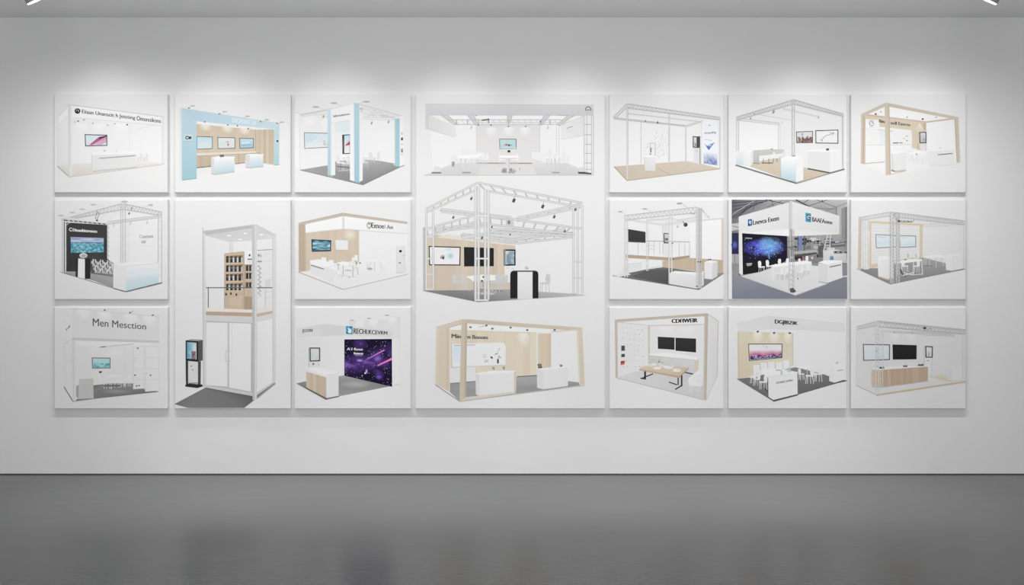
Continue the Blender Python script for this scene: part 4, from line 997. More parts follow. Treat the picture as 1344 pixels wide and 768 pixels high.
e = p.uniq('sideboard'); p.poly(e, [(320, 340), (626, 370), (624, 466), (320, 396)], [198, 208, 196, 188]); p.poly(e, [(622, 366), (650, 358), (647, 440), (622, 470)], (216, 198, 174)); p.poly(e, [(318, 330), (455, 322), (650, 354), (640, 372), (320, 340)], 241); p.line(e, (320, 344), (626, 372), 3, 182); p.line(e, (556, 454), (622, 469), 8, 62)
e = p.uniq('chair'); p.poly(e, [(578, 505), (600, 478), (655, 434), (684, 440), (680, 540), (655, 552), (584, 548)], [236, 238, 234, 226, 220, 230, 228]); p.poly(e, [(608, 492), (622, 470), (682, 478), (672, 512), (655, 515)], 226); p.line(e, (600, 497), (660, 520), 3, 200); p.line(e, (582, 540), (664, 552), 4, 205)
for a, b in (((596, 548), (582, 592)), ((612, 552), (600, 600)), ((640, 552), (650, 596)), ((655, 552), (668, 590)), ((620, 552), (640, 590))): p.line(e, a, b, 4, 226)
e = p.uniq('table')
for a, b, w_ in (((290, 444), (290, 498), 12), ((262, 497), (344, 464), 7), ((258, 494), (296, 500), 7), ((512, 490), (512, 540), 8), ((536, 466), (536, 548), 10), ((450, 520), (505, 538), 7), ((492, 570), (540, 540), 8)): p.line(e, a, b, w_, 42)
p.poly(e, [(246, 426), (360, 394), (582, 424), (518, 486), (250, 436)], [(218, 194, 164), (224, 202, 174), (210, 185, 152), (205, 180, 148), (214, 190, 160)]); p.poly(e, [(248, 432), (518, 480), (518, 492), (254, 440)], (188, 163, 132)); p.poly(e, [(518, 482), (582, 424), (582, 432), (520, 492)], (176, 150, 120))
for x, y, a, b, c in ((348, 402, 20, 9, 226), (370, 426, 27, 9, 234), (330, 410, 12, 7, 205), (452, 420, 30, 12, 228), (470, 414, 18, 8, 205), (504, 440, 28, 12, 238), (512, 436, 14, 7, 205), (398, 408, 14, 12, 215), (246, 424, 12, 6, 236), (306, 402, 12, 7, 228), (425, 416, 14, 8, 236)): p.ell(p.uniq('plate'), x, y, a, b, c, 12)
e = p.uniq('flowers'); p.poly(e, [(378, 410), (380, 388), (396, 388), (398, 410)], 205); 
for x, y, c in ((376, 378, (206, 198, 180)), (388, 370, (188, 180, 160)), (398, 376, (214, 206, 190)), (384, 384, (150, 146, 130)), (402, 388, (190, 182, 166))): p.ell(e, x, y, 8, 7, c, 8)
p.poly(B, [(706, 62), (782, 110), (776, 480), (700, 640)], [218, 214, 210, 216]); p.line(B, (710, 62), (782, 110), 5, (196, 184, 168)); p.line(B, (781, 110), (775, 482), 5, (196, 184, 170)); p.line(B, (702, 640), (775, 480), 4, (206, 196, 182)); p.line(B, (708, 180), (780, 178), 3, 206); p.line(B, (706, 470), (778, 468), 3, 208)
p.poly('frame', [(86, 100), (706, 57), (708, 76), (104, 117), (86, 108)], (194, 180, 163)); p.poly('frame', [(86, 100), (106, 110), (109, 490), (92, 489)], (196, 182, 166)); p.line('frame', (104, 116), (107, 488), 4, (216, 206, 192)); p.poly('frame', [(688, 60), (714, 60), (702, 642), (680, 636)], (192, 178, 160)); p.line('frame', (691, 78), (684, 634), 6, (210, 198, 182)); p.line('frame', (94, 490), (692, 640), 7, (202, 192, 174))
p.text('CDFIWEIR', [(470, 97), (641, 91), (641, 118), (470, 123)], 36, .035)
p.finish()

# ---- column 6, top: truss lounge
p = panel(C6, R1, R1, 'c6r1', 'picture panel of a truss booth with a grey sofa and timber floor')
p.view(950, 115, Z1)
p.poly(B, [(100, 215), (485, 110), (828, 190), (830, 565), (500, 600), (380, 440), (105, 445)], [240, 236, 236, 234, 236, 240, 240])
p.poly(B, [(106, 228), (380, 252), (380, 432), (106, 442)], 245); p.poly(B, [(380, 245), (478, 200), (478, 480), (380, 432)], 238); p.line(B, (380, 250), (380, 430), 6, 218); p.line(B, (394, 250), (394, 430), 4, 226)
p.poly('floor', [(180, 548), (200, 520), (420, 480), (560, 556), (745, 592), (505, 664)], [(224, 206, 182), (226, 208, 184), (230, 214, 192), (228, 208, 182), (224, 202, 174), (220, 198, 168)])
for i in range(6): p.line('floor', (200 + i * 50, 540 + i * 18), (330 + i * 60, 498 + i * 18), 2, (214, 194, 166), bump=(i == 0))
e = p.uniq('sofa'); p.poly(e, [(202, 436), (330, 428), (418, 430), (420, 456), (360, 462), (246, 474), (246, 528), (202, 522)], [206, 204, 206, 210, 205, 200, 188, 192]); p.line(e, (236, 440), (238, 526), 3, 184); p.line(e, (190, 522), (250, 530), 5, 130)
p.chair(405, 480, 40, 230, 190, -1); p.chair(360, 480, 36, 236, 190, 1)
p.table([(244, 478), (350, 462), (386, 476), (380, 492), (260, 494)], [((276, 492), (272, 528)), ((312, 492), (314, 532)), ((345, 490), (342, 524)), ((370, 485), (368, 515))], (240, 238, 234), 130, 5); p.line('floor', (262, 524), (340, 524), 8, (140, 128, 116)); p.spots([(333, 428)], 7, 150)
p.box3([(86, 446), (186, 448), (184, 546), (86, 536)], None, [(86, 442), (130, 434), (200, 438), (186, 450)], 240, 0, 247, (206, 224, 230)); p.poly(p.cur, [(130, 446), (186, 448), (184, 546), (134, 542)], [238, 244, 238, (226, 234, 236)]); p.poly(p.cur, [(186, 448), (204, 440), (204, 520), (184, 546)], 232)
p.screen([(502, 306), (619, 302), (619, 385), (504, 386)], 82, 226, 5, 214); ns = noise2(51)
def city(u, v):
    h = .35 + ns(u * 14, 3.3) * .4
    return mix((222, 226, 228), (226, 218, 214), v) if v < h else mix((84, 74, 76), mix((196, 104, 92), (196, 196, 200), ns(u * 20, 7) * 1.5), ns(u * 16, v * 9) * 1.2)
p.grid(p.cur, [(508, 311), (614, 308), (614, 380), (509, 381)], 30, 16, city); p.ell(p.cur, 545, 325, 8, 10, (150, 190, 205), 8)
p.screen([(636, 297), (796, 292), (796, 390), (637, 388)], 78, 240, 6, 238); p.path(p.cur, [(680, 372), (690, 350), (712, 332), (745, 325)], 3, 110); p.path(p.cur, [(740, 318), (766, 314), (752, 332)], 4, (130, 150, 165)); p.line(p.cur, (670, 358), (684, 374), 4, 150); p.line(p.cur, (735, 310), (760, 322), 3, (160, 175, 190))
p.box3([(580, 444), (738, 448), (738, 590), (584, 562)], [(738, 448), (826, 440), (826, 564), (738, 592)], [(578, 436), (650, 426), (828, 434), (738, 450), (580, 446)], 231, 238, 245); p.line(p.cur, (583, 563), (738, 593), 9, 84); p.line(p.cur, (552, 560), (584, 560), 5, 200)
e = p.uniq('tablet'); p.poly(e, [(710, 425), (728, 421), (733, 436), (712, 438)], 84)
p.line('truss', (230, 185), (478, 228), 5, 214); p.truss('truss', (100, 212), (390, 246), ((0, 16), (0, 14)), 14, 4, 212, 220); p.truss('truss', (410, 142), (662, 200), ((0, 8), (0, 8)), 10, 3.5, 216, 222); p.line('truss', (400, 240), (412, 246), 4, 190)
p.truss('truss', (86, 206), (486, 84), ((0, 22), (0, 30)), 24, 5, 194, 204); p.truss('truss', (486, 84), (830, 184), ((0, 30), (0, 16)), 20, 5, 194, 204)
for x, y0, y1, w_ in ((88, 206, 442, 4), (102, 216, 440, 5), (475, 92, 482, 8), (490, 92, 482, 7), (823, 190, 560, 5), (830, 190, 562, 4)): p.line('truss', (x, y0), (x, y1), w_, 204)
for y in (150, 210, 270, 330, 390, 450, 470): p.line('truss', (472, y), (492, y), 4, 204)
p.line('truss', (472, 475), (494, 475), 10, 170); p.hung(345, 168, 14, 160); p.hung(185, 214, 9, 165); p.hung(658, 208, 7, 160); p.spots([(212, 182)], 6, 160)
p.box3([(394, 490), (500, 502), (500, 656), (398, 632)], [(500, 502), (552, 486), (552, 642), (500, 658)], [(392, 488), (440, 478), (552, 482), (500, 504)], 247, 242, 248, (190, 216, 226)); p.line(p.cur, (500, 502), (500, 656), 3, 224)
p.line('floor', (82, 538), (506, 666), 8, 118); p.line('floor', (506, 666), (742, 594), 5, 150); p.line('floor', (738, 594), (838, 566), 8, 112)
p.finish()

# ---- column 6, middle: photograph of a trade hall
p = panel(C6, R2, R2, 'c6r2', 'dark full-bleed picture panel of a white booth standing in a trade hall')
p.view(950, 255, Z1)
p.poly('photo', [(55, 38), (857, 38), (857, 727), (57, 727)], [150, 168, 160, 150])
p.poly('photo', [(55, 470), (300, 440), (660, 440), (857, 470), (857, 727), (57, 727)], [(150, 152, 160), (160, 162, 168), (160, 162, 168), (142, 144, 152), (128, 131, 142), (128, 132, 146)])
p.poly('photo', [(55, 38), (430, 38), (380, 80), (105, 152), (55, 180)], [(96, 97, 100), (188, 190, 192), (160, 162, 166), (118, 118, 122), (104, 105, 110)])
for i in range(7): p.line('photo', (55, 60 + i * 26), (330 - i * 28, 40 + i * 8), 5, (70, 72, 76), bump=(i == 0))
for a, b, w_, c in (((60, 140), (210, 45), 5, 170), ((230, 38), (200, 110), 4, 90), ((290, 38), (420, 66), 5, 60), ((180, 135), (400, 40), 4, 150), ((330, 38), (345, 85), 3, 70), ((420, 40), (300, 90), 3, 80)): p.line('photo', a, b, w_, c)
p.poly('photo', [(475, 38), (857, 38), (857, 300), (800, 150), (560, 60)], [172, 190, 160, 150, 170])
for a, b, w_, c in (((500, 38), (600, 90), 8, 60), ((590, 38), (540, 70), 5, 110), ((560, 90), (720, 40), 4, 90), ((680, 42), (690, 56), 6, 50), ((640, 38), (857, 120), 4, 110), ((700, 120), (857, 60), 4, 130), ((620, 95), (780, 105), 4, 120)): p.line('photo', a, b, w_, c)
p.poly('photo', [(780, 95), (815, 90), (818, 470), (800, 470)], 176); p.line('photo', (782, 95), (784, 160), 6, 120); p.poly('photo', [(818, 100), (857, 85), (857, 350), (820, 350)], [150, 120, 118, 140]); p.line('photo', (835, 100), (835, 340), 8, 150)
# left strip: hall beyond the booth
p.poly('photo', [(55, 180), (105, 160), (108, 560), (57, 565)], [110, 130, 150, 150]); p.poly('photo', [(55, 205), (105, 200), (105, 245), (55, 255)], 196); p.line('photo', (57, 220), (104, 232), 4, 90); p.poly('photo', [(55, 270), (103, 268), (103, 415), (55, 415)], (52, 52, 78)); p.ell('photo', 76, 352, 24, 30, (96, 110, 200), 14, (56, 58, 96)); p.poly('photo', [(55, 418), (104, 416), (104, 480), (57, 482)], 168); p.line('photo', (75, 420), (75, 478), 4, 110)
# machinery on the right
p.poly('photo', [(440, 285), (800, 275), (857, 330), (857, 480), (440, 480)], [150, 166, 130, 138, 120]); rr = random.Random(23)
for i in range(46):
    x, y = rr.uniform(450, 840), rr.uniform(300, 470); w_, h = rr.uniform(12, 70), rr.uniform(5, 22); g = rr.choice((70, 92, 120, 150, 180, 205, 60))
    w_ = min(w_, 854 - x)
    p.poly('photo', [(x, y), (x + w_, y - 2), (x + w_, y + h), (x, y + h)], (g, g, g + 5))
for x in (515, 560, 595, 640, 668): p.line('photo', (x, 285), (x, 440), rr.choice((5, 9, 14)), rr.choice((96, 180, 130, 200)))
p.poly('photo', [(520, 290), (545, 288), (545, 380), (520, 382)], (120, 136, 178)); p.poly('photo', [(655, 360), (700, 350), (700, 440), (655, 440)], 96)
p.poly('photo', [(480, 398), (640, 386), (655, 402), (500, 416)], 176); p.poly('photo', [(480, 424), (640, 404), (650, 416), (500, 438)], 84); p.line('photo', (545, 446), (605, 446), 6, (190, 70, 90)); p.poly('photo', [(490, 435), (545, 430), (545, 455), (495, 458)], 60)
for a, b in (((722, 280), (690, 400)), ((742, 280), (735, 400))): p.line('photo', a, b, 6, 214)
for i in range(6): p.line('photo', (716 - i * 4, 300 + i * 18), (742 - i, 300 + i * 18), 4, 196)
p.poly('photo', [(690, 395), (770, 385), (850, 390), (857, 478), (690, 475)], [214, 220, 205, 190, 205]); p.poly('photo', [(760, 395), (855, 385), (857, 410), (765, 415)], 150); p.spots([(778, 402), (812, 404), (848, 404)], 8, 66); p.poly('photo', [(740, 340), (845, 330), (845, 362), (745, 372)], 112); p.line('photo', (750, 350), (840, 342), 4, 196)
p.poly(B, [(120, 568), (250, 540), (440, 478), (660, 500), (724, 618), (498, 702)], [208, 216, 222, 226, 224, 220]); p.line(B, (120, 570), (498, 703), 4, 196); p.line(B, (498, 703), (724, 620), 4, 190)
p.poly(B, [(104, 255), (130, 272), (134, 562), (106, 556)], [226, 234, 236, 226]); p.spots([(108, 556)], 6, 80)
e = p.uniq('screen'); p.poly(e, [(127, 270), (440, 290), (440, 462), (255, 540), (132, 560)], 38)
ng, nh = noise2(61), noise2(62)
def blue(u, v):
    d = ((u - .5) * 1.05) ** 2 + ((v - .45) * 1.5) ** 2
    t = max(0, 1 - d * 3.2) * (ng(u * 9, v * 8) * .9 + nh(u * 26, v * 20) * .7)
    c = mix((38, 34, 50), (84, 84, 205), t * 1.6)
    g = max(0, 1 - (((u - .62) * 3.2) ** 2 + ((v - .4) * 2.0) ** 2))
    return mix(c, (130, 205, 235), g * (.35 + nh(u * 18, v * 14) * .7))
p.grid(e, [(130, 290), (437, 300), (437, 452), (134, 470)], 60, 34, blue)
for i in range(240):
    u = rr.gauss(.5, .25); v = rr.gauss(.5, .2)
    if not (0.02 < u < .98 and .05 < v < .95): continue
    x = 132 + u * 304; y = 292 + u * 8 + v * (176 - u * 24); s = rr.uniform(1.1, 2.4)
    p.raw(e, [p.P((x + dx * s, y + dy * s)) for dx, dy in ((0, -1), (1, 0), (0, 1), (-1, 0))], [(0, 1, 2, 3)], [p.C(rr.choice(((160, 190, 245), (120, 140, 230), (205, 235, 250))))] * 4, bump=(i == 0))
p.line(e, (312, 400), (316, 450), 8, (110, 150, 220)); p.line(e, (148, 304), (196, 307), 5, 205)
p.line(e, (157, 484), (196, 482), 7, 205); p.line(e, (160, 494), (192, 492), 7, 190); p.line(e, (160, 504), (180, 503), 2, 110)
p.poly('header', [(125, 268), (458, 236), (458, 294), (440, 291), (130, 271)], 236); p.poly('header', [(474, 238), (800, 272), (800, 278), (474, 292)], [228, 224, 224, 230])
p.poly('header', [(103, 155), (458, 54), (458, 240), (128, 270), (104, 258)], [226, 222, 220, 228, 224]); p.poly('header', [(474, 50), (803, 150), (802, 274), (474, 240)], [226, 220, 216, 222]); p.poly('header', [(456, 50), (476, 48), (476, 242), (456, 242)], 206)
e = p.uniq('emblem'); p.poly(e, [(167, 176), (196, 172), (196, 218), (168, 222)], (54, 104, 152)); p.poly(e, [(176, 186), (190, 184), (186, 208), (174, 212)], (206, 224, 234)); p.poly(e, [(168, 204), (180, 202), (180, 221), (168, 222)], (36, 66, 110))
p.text('Lnevca Exem', [(203, 182), (382, 149), (382, 182), (203, 214)], 58, .025)
e = p.uniq('emblem'); p.poly(e, [(567, 128), (606, 134), (606, 196), (568, 190)], (72, 150, 180)); p.poly(e, [(578, 142), (602, 145), (602, 180), (580, 178)], (46, 96, 128)); p.ring(e, 591, 160, 8, 10, 5, 232, 10, 60, 350)
p.text('BAAEAomn', [(614, 158), (753, 184), (753, 210), (614, 190)], 62, .025)
for x, y, s, f in ((262, 506, 46, 1), (316, 500, 46, 1), (374, 490, 44, -1), (430, 484, 42, -1), (566, 466, 40, -1), (535, 478, 34, 1)): p.chair(x, y, s, 240, 214, f)
p.table([(330, 492), (440, 474), (560, 464), (612, 468), (602, 480), (345, 506)], [((338, 498), (340, 602)), ((604, 474), (606, 520)), ((352, 502), (354, 560))], 247, 226, 14)
p.poly('table', [(345, 506), (602, 480), (606, 500), (350, 540)], [226, 230, 224, 218])
for x, y, s, f in ((392, 552, 44, -1), (425, 556, 46, -1), (458, 540, 46, -1), (530, 540, 44, -1), (576, 526, 42, -1)): p.chair(x, y, s, 234, 186, f)
for x in (456, 464, 478, 488): p.line('truss', (x, 42 if x < 470 else 245), (x - 2 + (x - 470) * .1, 672), 4, 176 if x != 464 else 204)
for i in range(12): p.line('truss', (458, 250 + i * 34), (488, 266 + i * 34), 3, 165)
p.line('truss', (445, 330), (480, 326), 5, 120); p.line('truss', (440, 370), (500, 360), 6, 96); p.ell('truss', 470, 375, 14, 12, 130, 10); p.poly('truss', [(458, 655), (482, 650), (504, 676), (480, 686), (460, 680)], 92); p.spots([(515, 587)], 5, 60)
p.box3([(656, 478), (722, 488), (722, 616), (660, 606)], [(722, 488), (822, 466), (824, 580), (722, 616)], [(655, 474), (702, 458), (822, 460), (822, 470), (722, 490)], 218, 229, 246); p.line(p.cur, (735, 506), (815, 490), 7, 112); p.line(p.cur, (660, 608), (722, 619), 4, 140); p.line(p.cur, (824, 572), (857, 570), 8, 220)
e = p.uniq('bottle'); p.poly(e, [(738, 432), (760, 430), (763, 456), (737, 457)], (96, 140, 172)); p.ell(e, 748, 430, 8, 5, (150, 180, 200), 10); p.line(p.uniq('card'), (712, 440), (714, 462), 5, 205)
p.finish()

# ---- column 6, bottom: timber wall booth
p = panel(C6, R3, R3, 'c6r3', 'picture panel of a corner booth with beige wall and pink sunset screen')
p.view(950, 400, Z2)
p.poly(B, [(92, 178), (310, 160), (812, 178), (814, 480), (465, 420), (95, 498)], 229)
p.poly('carpet', [(84, 498), (200, 486), (480, 420), (660, 464), (712, 482), (824, 510), (336, 652)], [112, 118, 126, 120, 110, 102, 98])
p.poly('timber_wall', [(92, 180), (466, 190), (466, 412), (95, 499)], [(218, 200, 172), (216, 198, 170), (224, 208, 182), (214, 194, 166)]); p.line('timber_wall', (96, 182), (100, 498), 8, (204, 184, 154)); p.line('timber_wall', (463, 190), (463, 410), 6, (206, 188, 160)); p.line('timber_wall', (148, 184), (150, 490), 2, (206, 188, 160))
for x, y in ((227, 184), (337, 190), (430, 192)): p.cone('timber_wall', x, y, 40 if x < 400 else 30, 72, (246, 233, 210), (222, 205, 178), .03)
p.poly('header', [(88, 122), (302, 74), (312, 160), (94, 178)], [212, 206, 214, 218]); p.poly('header', [(302, 74), (812, 124), (812, 179), (312, 160)], [202, 214, 216, 210]); p.line('header', (94, 179), (312, 161), 3, 196); p.line('header', (312, 161), (812, 180), 3, 200); p.ell('header', 560, 122, 90, 20, 218, 16, 210)
p.text('DGJIBZIK', [(344, 99), (496, 114), (496, 143), (344, 135)], 38, .03)
p.spots([(228, 181), (338, 190), (443, 191)], 8, 62)
p.screen([(164, 262), (394, 262), (393, 358), (168, 378)], 62, 230, 5, 222); p.text('7ap', [(262, 274), (300, 274), (300, 292), (262, 292)], 176)
nm, nn = noise2(71), noise2(72)
def sunset(u, v):
    h = .45 + nm(u * 7, 2.2) * .35
    if v < h: return mix((232, 214, 218), (190, 92, 130), v / h * 1.05)
    return mix((52, 46, 84), (196, 190, 226), nn(u * 26, v * 12) ** 2 * 1.5 - .1)
p.grid(p.cur, [(172, 306), (388, 304), (388, 352), (174, 371)], 44, 16, sunset)
for x, y in ((220, 455), (270, 440), (320, 434), (372, 436), (420, 425)):
    e = p.uniq('chair'); p.poly(e, [(x - 24, y - 50), (x + 20, y - 52), (x + 24, y), (x - 20, y + 4)], 234); p.line(e, (x - 24, y - 50), (x - 20, y + 6), 3, 206); p.line(e, (x + 22, y - 50), (x + 25, y), 3, (205, 190, 165))
for x, y, s in ((198, 490, 40), (222, 500, 46), (266, 520, 52)): p.chair(x, y, s, 232, 214, -1)
p.line('carpet', (272, 560), (300, 590), 10, 84)
p.table([(462, 416), (560, 408), (618, 418), (548, 434)], [((505, 428), (515, 510)), ((560, 430), (560, 490)), ((595, 424), (600, 470))], 238, 176, 5)
for x, y, s, f in ((520, 466, 40, 1), (578, 478, 56, -1), (600, 462, 40, 1), (636, 466, 54, -1)): p.chair(x, y, s, 226, 222, f)
p.box3([(298, 482), (494, 458), (496, 600), (332, 640), (300, 622)], None, [(232, 448), (290, 428), (380, 432), (496, 452), (494, 462), (298, 486)], 232, 0, 241); p.line(p.cur, (302, 486), (494, 462), 3, 212); p.line(p.cur, (340, 560), (480, 540), 2, 218); p.line(p.cur, (298, 622), (336, 648), 8, 92); p.line(p.cur, (336, 648), (498, 606), 8, 84)
p.text('EXARCEMN', [(354, 518), (462, 501), (462, 514), (354, 533)], 96, .02)
for x, y, c in ((444, 438, (160, 190, 186)), (388, 456, (180, 190, 188)), (432, 440, (186, 200, 196))): e = p.uniq('bottle'); p.poly(e, [(x - 8, y + 14), (x + 8, y + 14), (x + 7, y - 6), (x - 7, y - 6)], c); p.ell(e, x, y - 10, 4, 8, (170, 176, 172), 8)
p.line(p.uniq('card'), (350, 440), (384, 440), 6, (180, 160, 140))
p.box3([(708, 412), (740, 410), (740, 526), (708, 514)], [(740, 410), (808, 402), (812, 502), (740, 526)], [(708, 410), (760, 398), (808, 400), (740, 412)], 226, 232, 240); p.line(p.cur, (764, 444), (802, 437), 5, 140); p.line(p.cur, (745, 482), (806, 470), 2, 212); p.line(p.cur, (710, 518), (742, 528), 7, 90); p.line(p.cur, (742, 528), (824, 510), 8, 82); p.ell(p.uniq('glassware'), 760, 391, 9, 10, 196, 10); p.spots([(763, 392)], 4, 130)
p.finish()

# ---- column 7, top: timber portal frame
p = panel(C7, R1, R1, 'c7r1', 'picture panel of a white booth inside a bare pale timber portal frame')
p.view(1110, 115, Z1)
p.poly(B, [(110, 190), (285, 120), (780, 212), (790, 525), (420, 590), (280, 605), (110, 530)], [238, 242, 240, 238, 240, 240, 238])
p.poly(B, [(302, 135), (760, 220), (560, 240), (275, 205), (140, 190), (275, 130)], 244)
p.poly('timber_wall', [(135, 196), (560, 240), (560, 300), (505, 432), (462, 418), (458, 296), (235, 272), (135, 215)], (228, 210, 184)); p.slats('timber_wall', [(460, 245), (560, 250), (560, 310), (460, 420)], 5, (230, 212, 186), (220, 200, 172)); p.poly('timber_wall', [(505, 250), (560, 250), (562, 440), (505, 434)], (221, 201, 174)); p.poly('timber_wall', [(514, 244), (542, 290), (530, 312), (490, 312), (482, 290)], [(248, 238, 222), (234, 218, 194), (230, 212, 186), (230, 212, 186), (234, 218, 194)]); p.line('timber_wall', (548, 236), (548, 290), 8, (198, 174, 142)); p.line('timber_wall', (500, 390), (500, 432), 4, (196, 172, 142))
e = p.uniq('whiteboard'); p.poly(e, [(138, 218), (234, 226), (234, 288), (458, 296), (460, 418), (300, 430), (140, 528)], 241); p.poly(e, [(150, 290), (456, 298), (456, 400), (150, 400)], 238); p.vgrad(e, [(235, 300), (275, 300), (275, 400), (235, 400)], (226, 234, 238), (232, 236, 238)); p.line(e, (145, 400), (458, 396), 4, 214); p.line(e, (138, 290), (235, 290), 3, 226); p.line(e, (230, 292), (328, 303), 4, 190)
for a, b, w_, c in (((328, 385), (366, 384), 7, 110), ((372, 384), (396, 384), 6, 130), ((415, 340), (435, 336), 8, 205), ((400, 355), (412, 355), 7, 196), ((420, 368), (430, 370), 8, 150)): p.line(e, a, b, w_, c)
e = p.uniq('emblem'); p.ring(e, 180, 248, 15, 18, 4, 110, 14, 40, 330); p.path(e, [(178, 248), (188, 240), (196, 258)], 4, 130); p.line(e, (165, 276), (198, 276), 2, 190)
p.text('Biis', [(232, 222), (272, 228), (272, 247), (232, 242)], 84, .03); p.text('oell Eaxrea', [(312, 232), (448, 249), (448, 268), (312, 256)], 92, .025)
p.poly(B, [(562, 246), (756, 222), (766, 522), (562, 450)], 243)
p.screen([(511, 309), (561, 309), (561, 386), (513, 386)], 58, (206, 216, 222), 6, 190); p.line(p.cur, (528, 318), (550, 318), 5, 236); p.ell(p.cur, 545, 362, 9, 11, (160, 172, 180), 10); p.poly('kiosk', [(516, 388), (558, 388), (558, 440), (516, 436)], 226)
for x, y, f in ((450, 478, 1), (488, 492, -1), (520, 494, 1), (555, 486, -1)): p.chair(x, y, 38, 236, 226, f)
p.table([(430, 455), (480, 444), (562, 448), (540, 462), (450, 464)], [((492, 458), (492, 525)), ((460, 460), (460, 505))], 246, 220, 5); p.spots([(492, 462)], 7, 176)
p.box3([(326, 462), (420, 452), (420, 572), (340, 584)], [(316, 455), (328, 462), (340, 584), (318, 570)], [(316, 455), (360, 442), (430, 446), (420, 454), (328, 464)], 232, 222, 245); p.line(p.cur, (316, 574), (342, 582), 8, (150, 130, 110)); p.line(p.cur, (342, 584), (420, 575), 9, (206, 190, 168))
p.box3([(570, 442), (757, 430), (756, 534), (640, 548), (600, 546), (574, 534)], None, [(566, 438), (640, 428), (758, 428), (700, 440), (590, 446)], 234, 0, 246); p.line(p.cur, (640, 467), (742, 458), 6, 112); p.line(p.cur, (580, 545), (756, 536), 5, 222); p.spots([(656, 420)], 6, 196)
F1 = (219, 203, 180)
p.line('frame', (128, 188), (275, 206), 12, (212, 194, 168)); p.line('frame', (275, 206), (562, 240), 11, (218, 198, 170)); p.line('frame', (556, 240), (764, 214), 11, (214, 196, 172))
p.poly('frame', [(106, 184), (275, 106), (300, 110), (275, 132), (136, 194), (108, 196)], F1); p.poly('frame', [(298, 107), (783, 206), (782, 218), (752, 220), (300, 132)], [(216, 200, 178), F1, F1, F1, (212, 196, 172)])
p.poly('frame', [(107, 186), (138, 196), (136, 532), (104, 530)], F1); p.line('frame', (126, 200), (122, 530), 12, (204, 186, 160)); p.poly('frame', [(270, 106), (302, 106), (314, 604), (278, 610)], F1); p.line('frame', (298, 120), (308, 604), 10, (206, 188, 162)); p.poly('frame', [(754, 216), (783, 206), (796, 520), (770, 524)], F1); p.line('frame', (760, 220), (776, 522), 9, (208, 190, 164))
p.line('frame', (136, 528), (272, 516), 5, (206, 184, 152)); p.line('frame', (312, 604), (422, 578), 5, (222, 208, 188))
p.spots([(208, 184), (535, 219)], 8, 96); p.spots([(245, 169), (426, 206), (628, 206)], 6, 160)
p.finish()

# ---- column 7, middle: truss booth with slatwall
p = panel(C7, R2, R2, 'c7r2', 'picture panel of a truss booth with white slat wall and two pale screens')
p.view(1110, 255, Z1)
p.poly(B, [(95, 165), (310, 130), (825, 190), (822, 522), (535, 440), (215, 515), (90, 518)], [224, 228, 224, 220, 226, 226, 224])
p.poly('carpet', [(74, 518), (215, 514), (535, 440), (690, 478), (836, 522), (310, 627)], [128, 142, 160, 155, 140, 132])
p.poly('timber_wall', [(160, 184), (536, 206), (534, 440), (176, 516), (160, 512)], (218, 197, 166))
e = p.uniq('slat_wall'); p.poly(e, [(178, 202), (514, 220), (514, 430), (178, 488)], [226, 228, 226, 224])
for i in range(13): p.line(e, (178, 214 + i * 21), (514, 228 + i * 15.6), 3, 204, bump=(i == 0))
p.poly('timber_wall', [(90, 160), (112, 164), (106, 528), (84, 522)], (210, 189, 160)); p.poly('panel', [(118, 248), (164, 254), (162, 522), (122, 522)], 234); p.line('panel', (152, 300), (152, 312), 4, 110); p.poly('panel', [(150, 320), (162, 320), (162, 500), (150, 505)], 222)
p.screen([(207, 278), (352, 285), (352, 370), (210, 375)], 118, (218, 230, 236), 5, (210, 226, 232)); p.line(p.cur, (222, 296), (282, 300), 6, (180, 196, 210)); p.line(p.cur, (220, 340), (300, 335), 10, (196, 218, 228)); p.screen([(371, 285), (489, 288), (489, 367), (374, 372)], 118, (220, 231, 236), 5, (208, 225, 231)); p.line(p.cur, (385, 300), (425, 303), 4, (180, 196, 208)); p.line(p.cur, (382, 350), (480, 345), 6, (194, 216, 226))
p.line(B, (540, 210), (540, 430), 4, 205); p.line(B, (796, 220), (796, 425), 4, 210); p.poly(B, [(535, 230), (796, 215), (790, 430), (535, 430)], [226, 222, 220, 226])
p.truss('truss', (535, 208), (825, 196), ((0, 18), (0, 16)), 18, 3, 200, 208)
p.table([(538, 432), (620, 420), (696, 428), (690, 440), (566, 444)], [((560, 442), (556, 500)), ((585, 442), (583, 508)), ((628, 440), (628, 512)), ((660, 438), (680, 500)), ((545, 440), (545, 490))], 238, 190, 5); p.line('carpet', (545, 495), (600, 500), 5, 110)
p.box3([(694, 430), (736, 432), (736, 532), (696, 526)], [(736, 432), (822, 420), (818, 516), (736, 532)], [(692, 426), (740, 418), (822, 416), (736, 434)], 230, 224, 236)
p.chair(432, 440, 36, 230, 205, -1); p.chair(490, 440, 36, 232, 205, -1); p.poly(p.uniq('laptop'), [(426, 412), (440, 412), (442, 440), (426, 440)], 190); p.poly(p.uniq('laptop'), [(480, 414), (496, 418), (496, 442), (482, 442)], 196)
for x, y, f in ((412, 500, 1), (492, 500, -1)): p.chair(x, y, 44, 236, 216, f)
p.table([(338, 466), (440, 452), (524, 450), (536, 462), (400, 480), (350, 480)], [((388, 478), (388, 566)), ((470, 470), (470, 560)), ((528, 460), (534, 560)), ((360, 478), (360, 560))], 243, 216, 6); p.line('table', (395, 565), (470, 545), 6, 224); p.line('table', (400, 545), (468, 562), 6, 220); p.line('table', (470, 560), (536, 555), 5, 214); p.spots([(416, 572), (415, 455)], 6, 90); p.line('carpet', (380, 520), (395, 560), 12, 96)
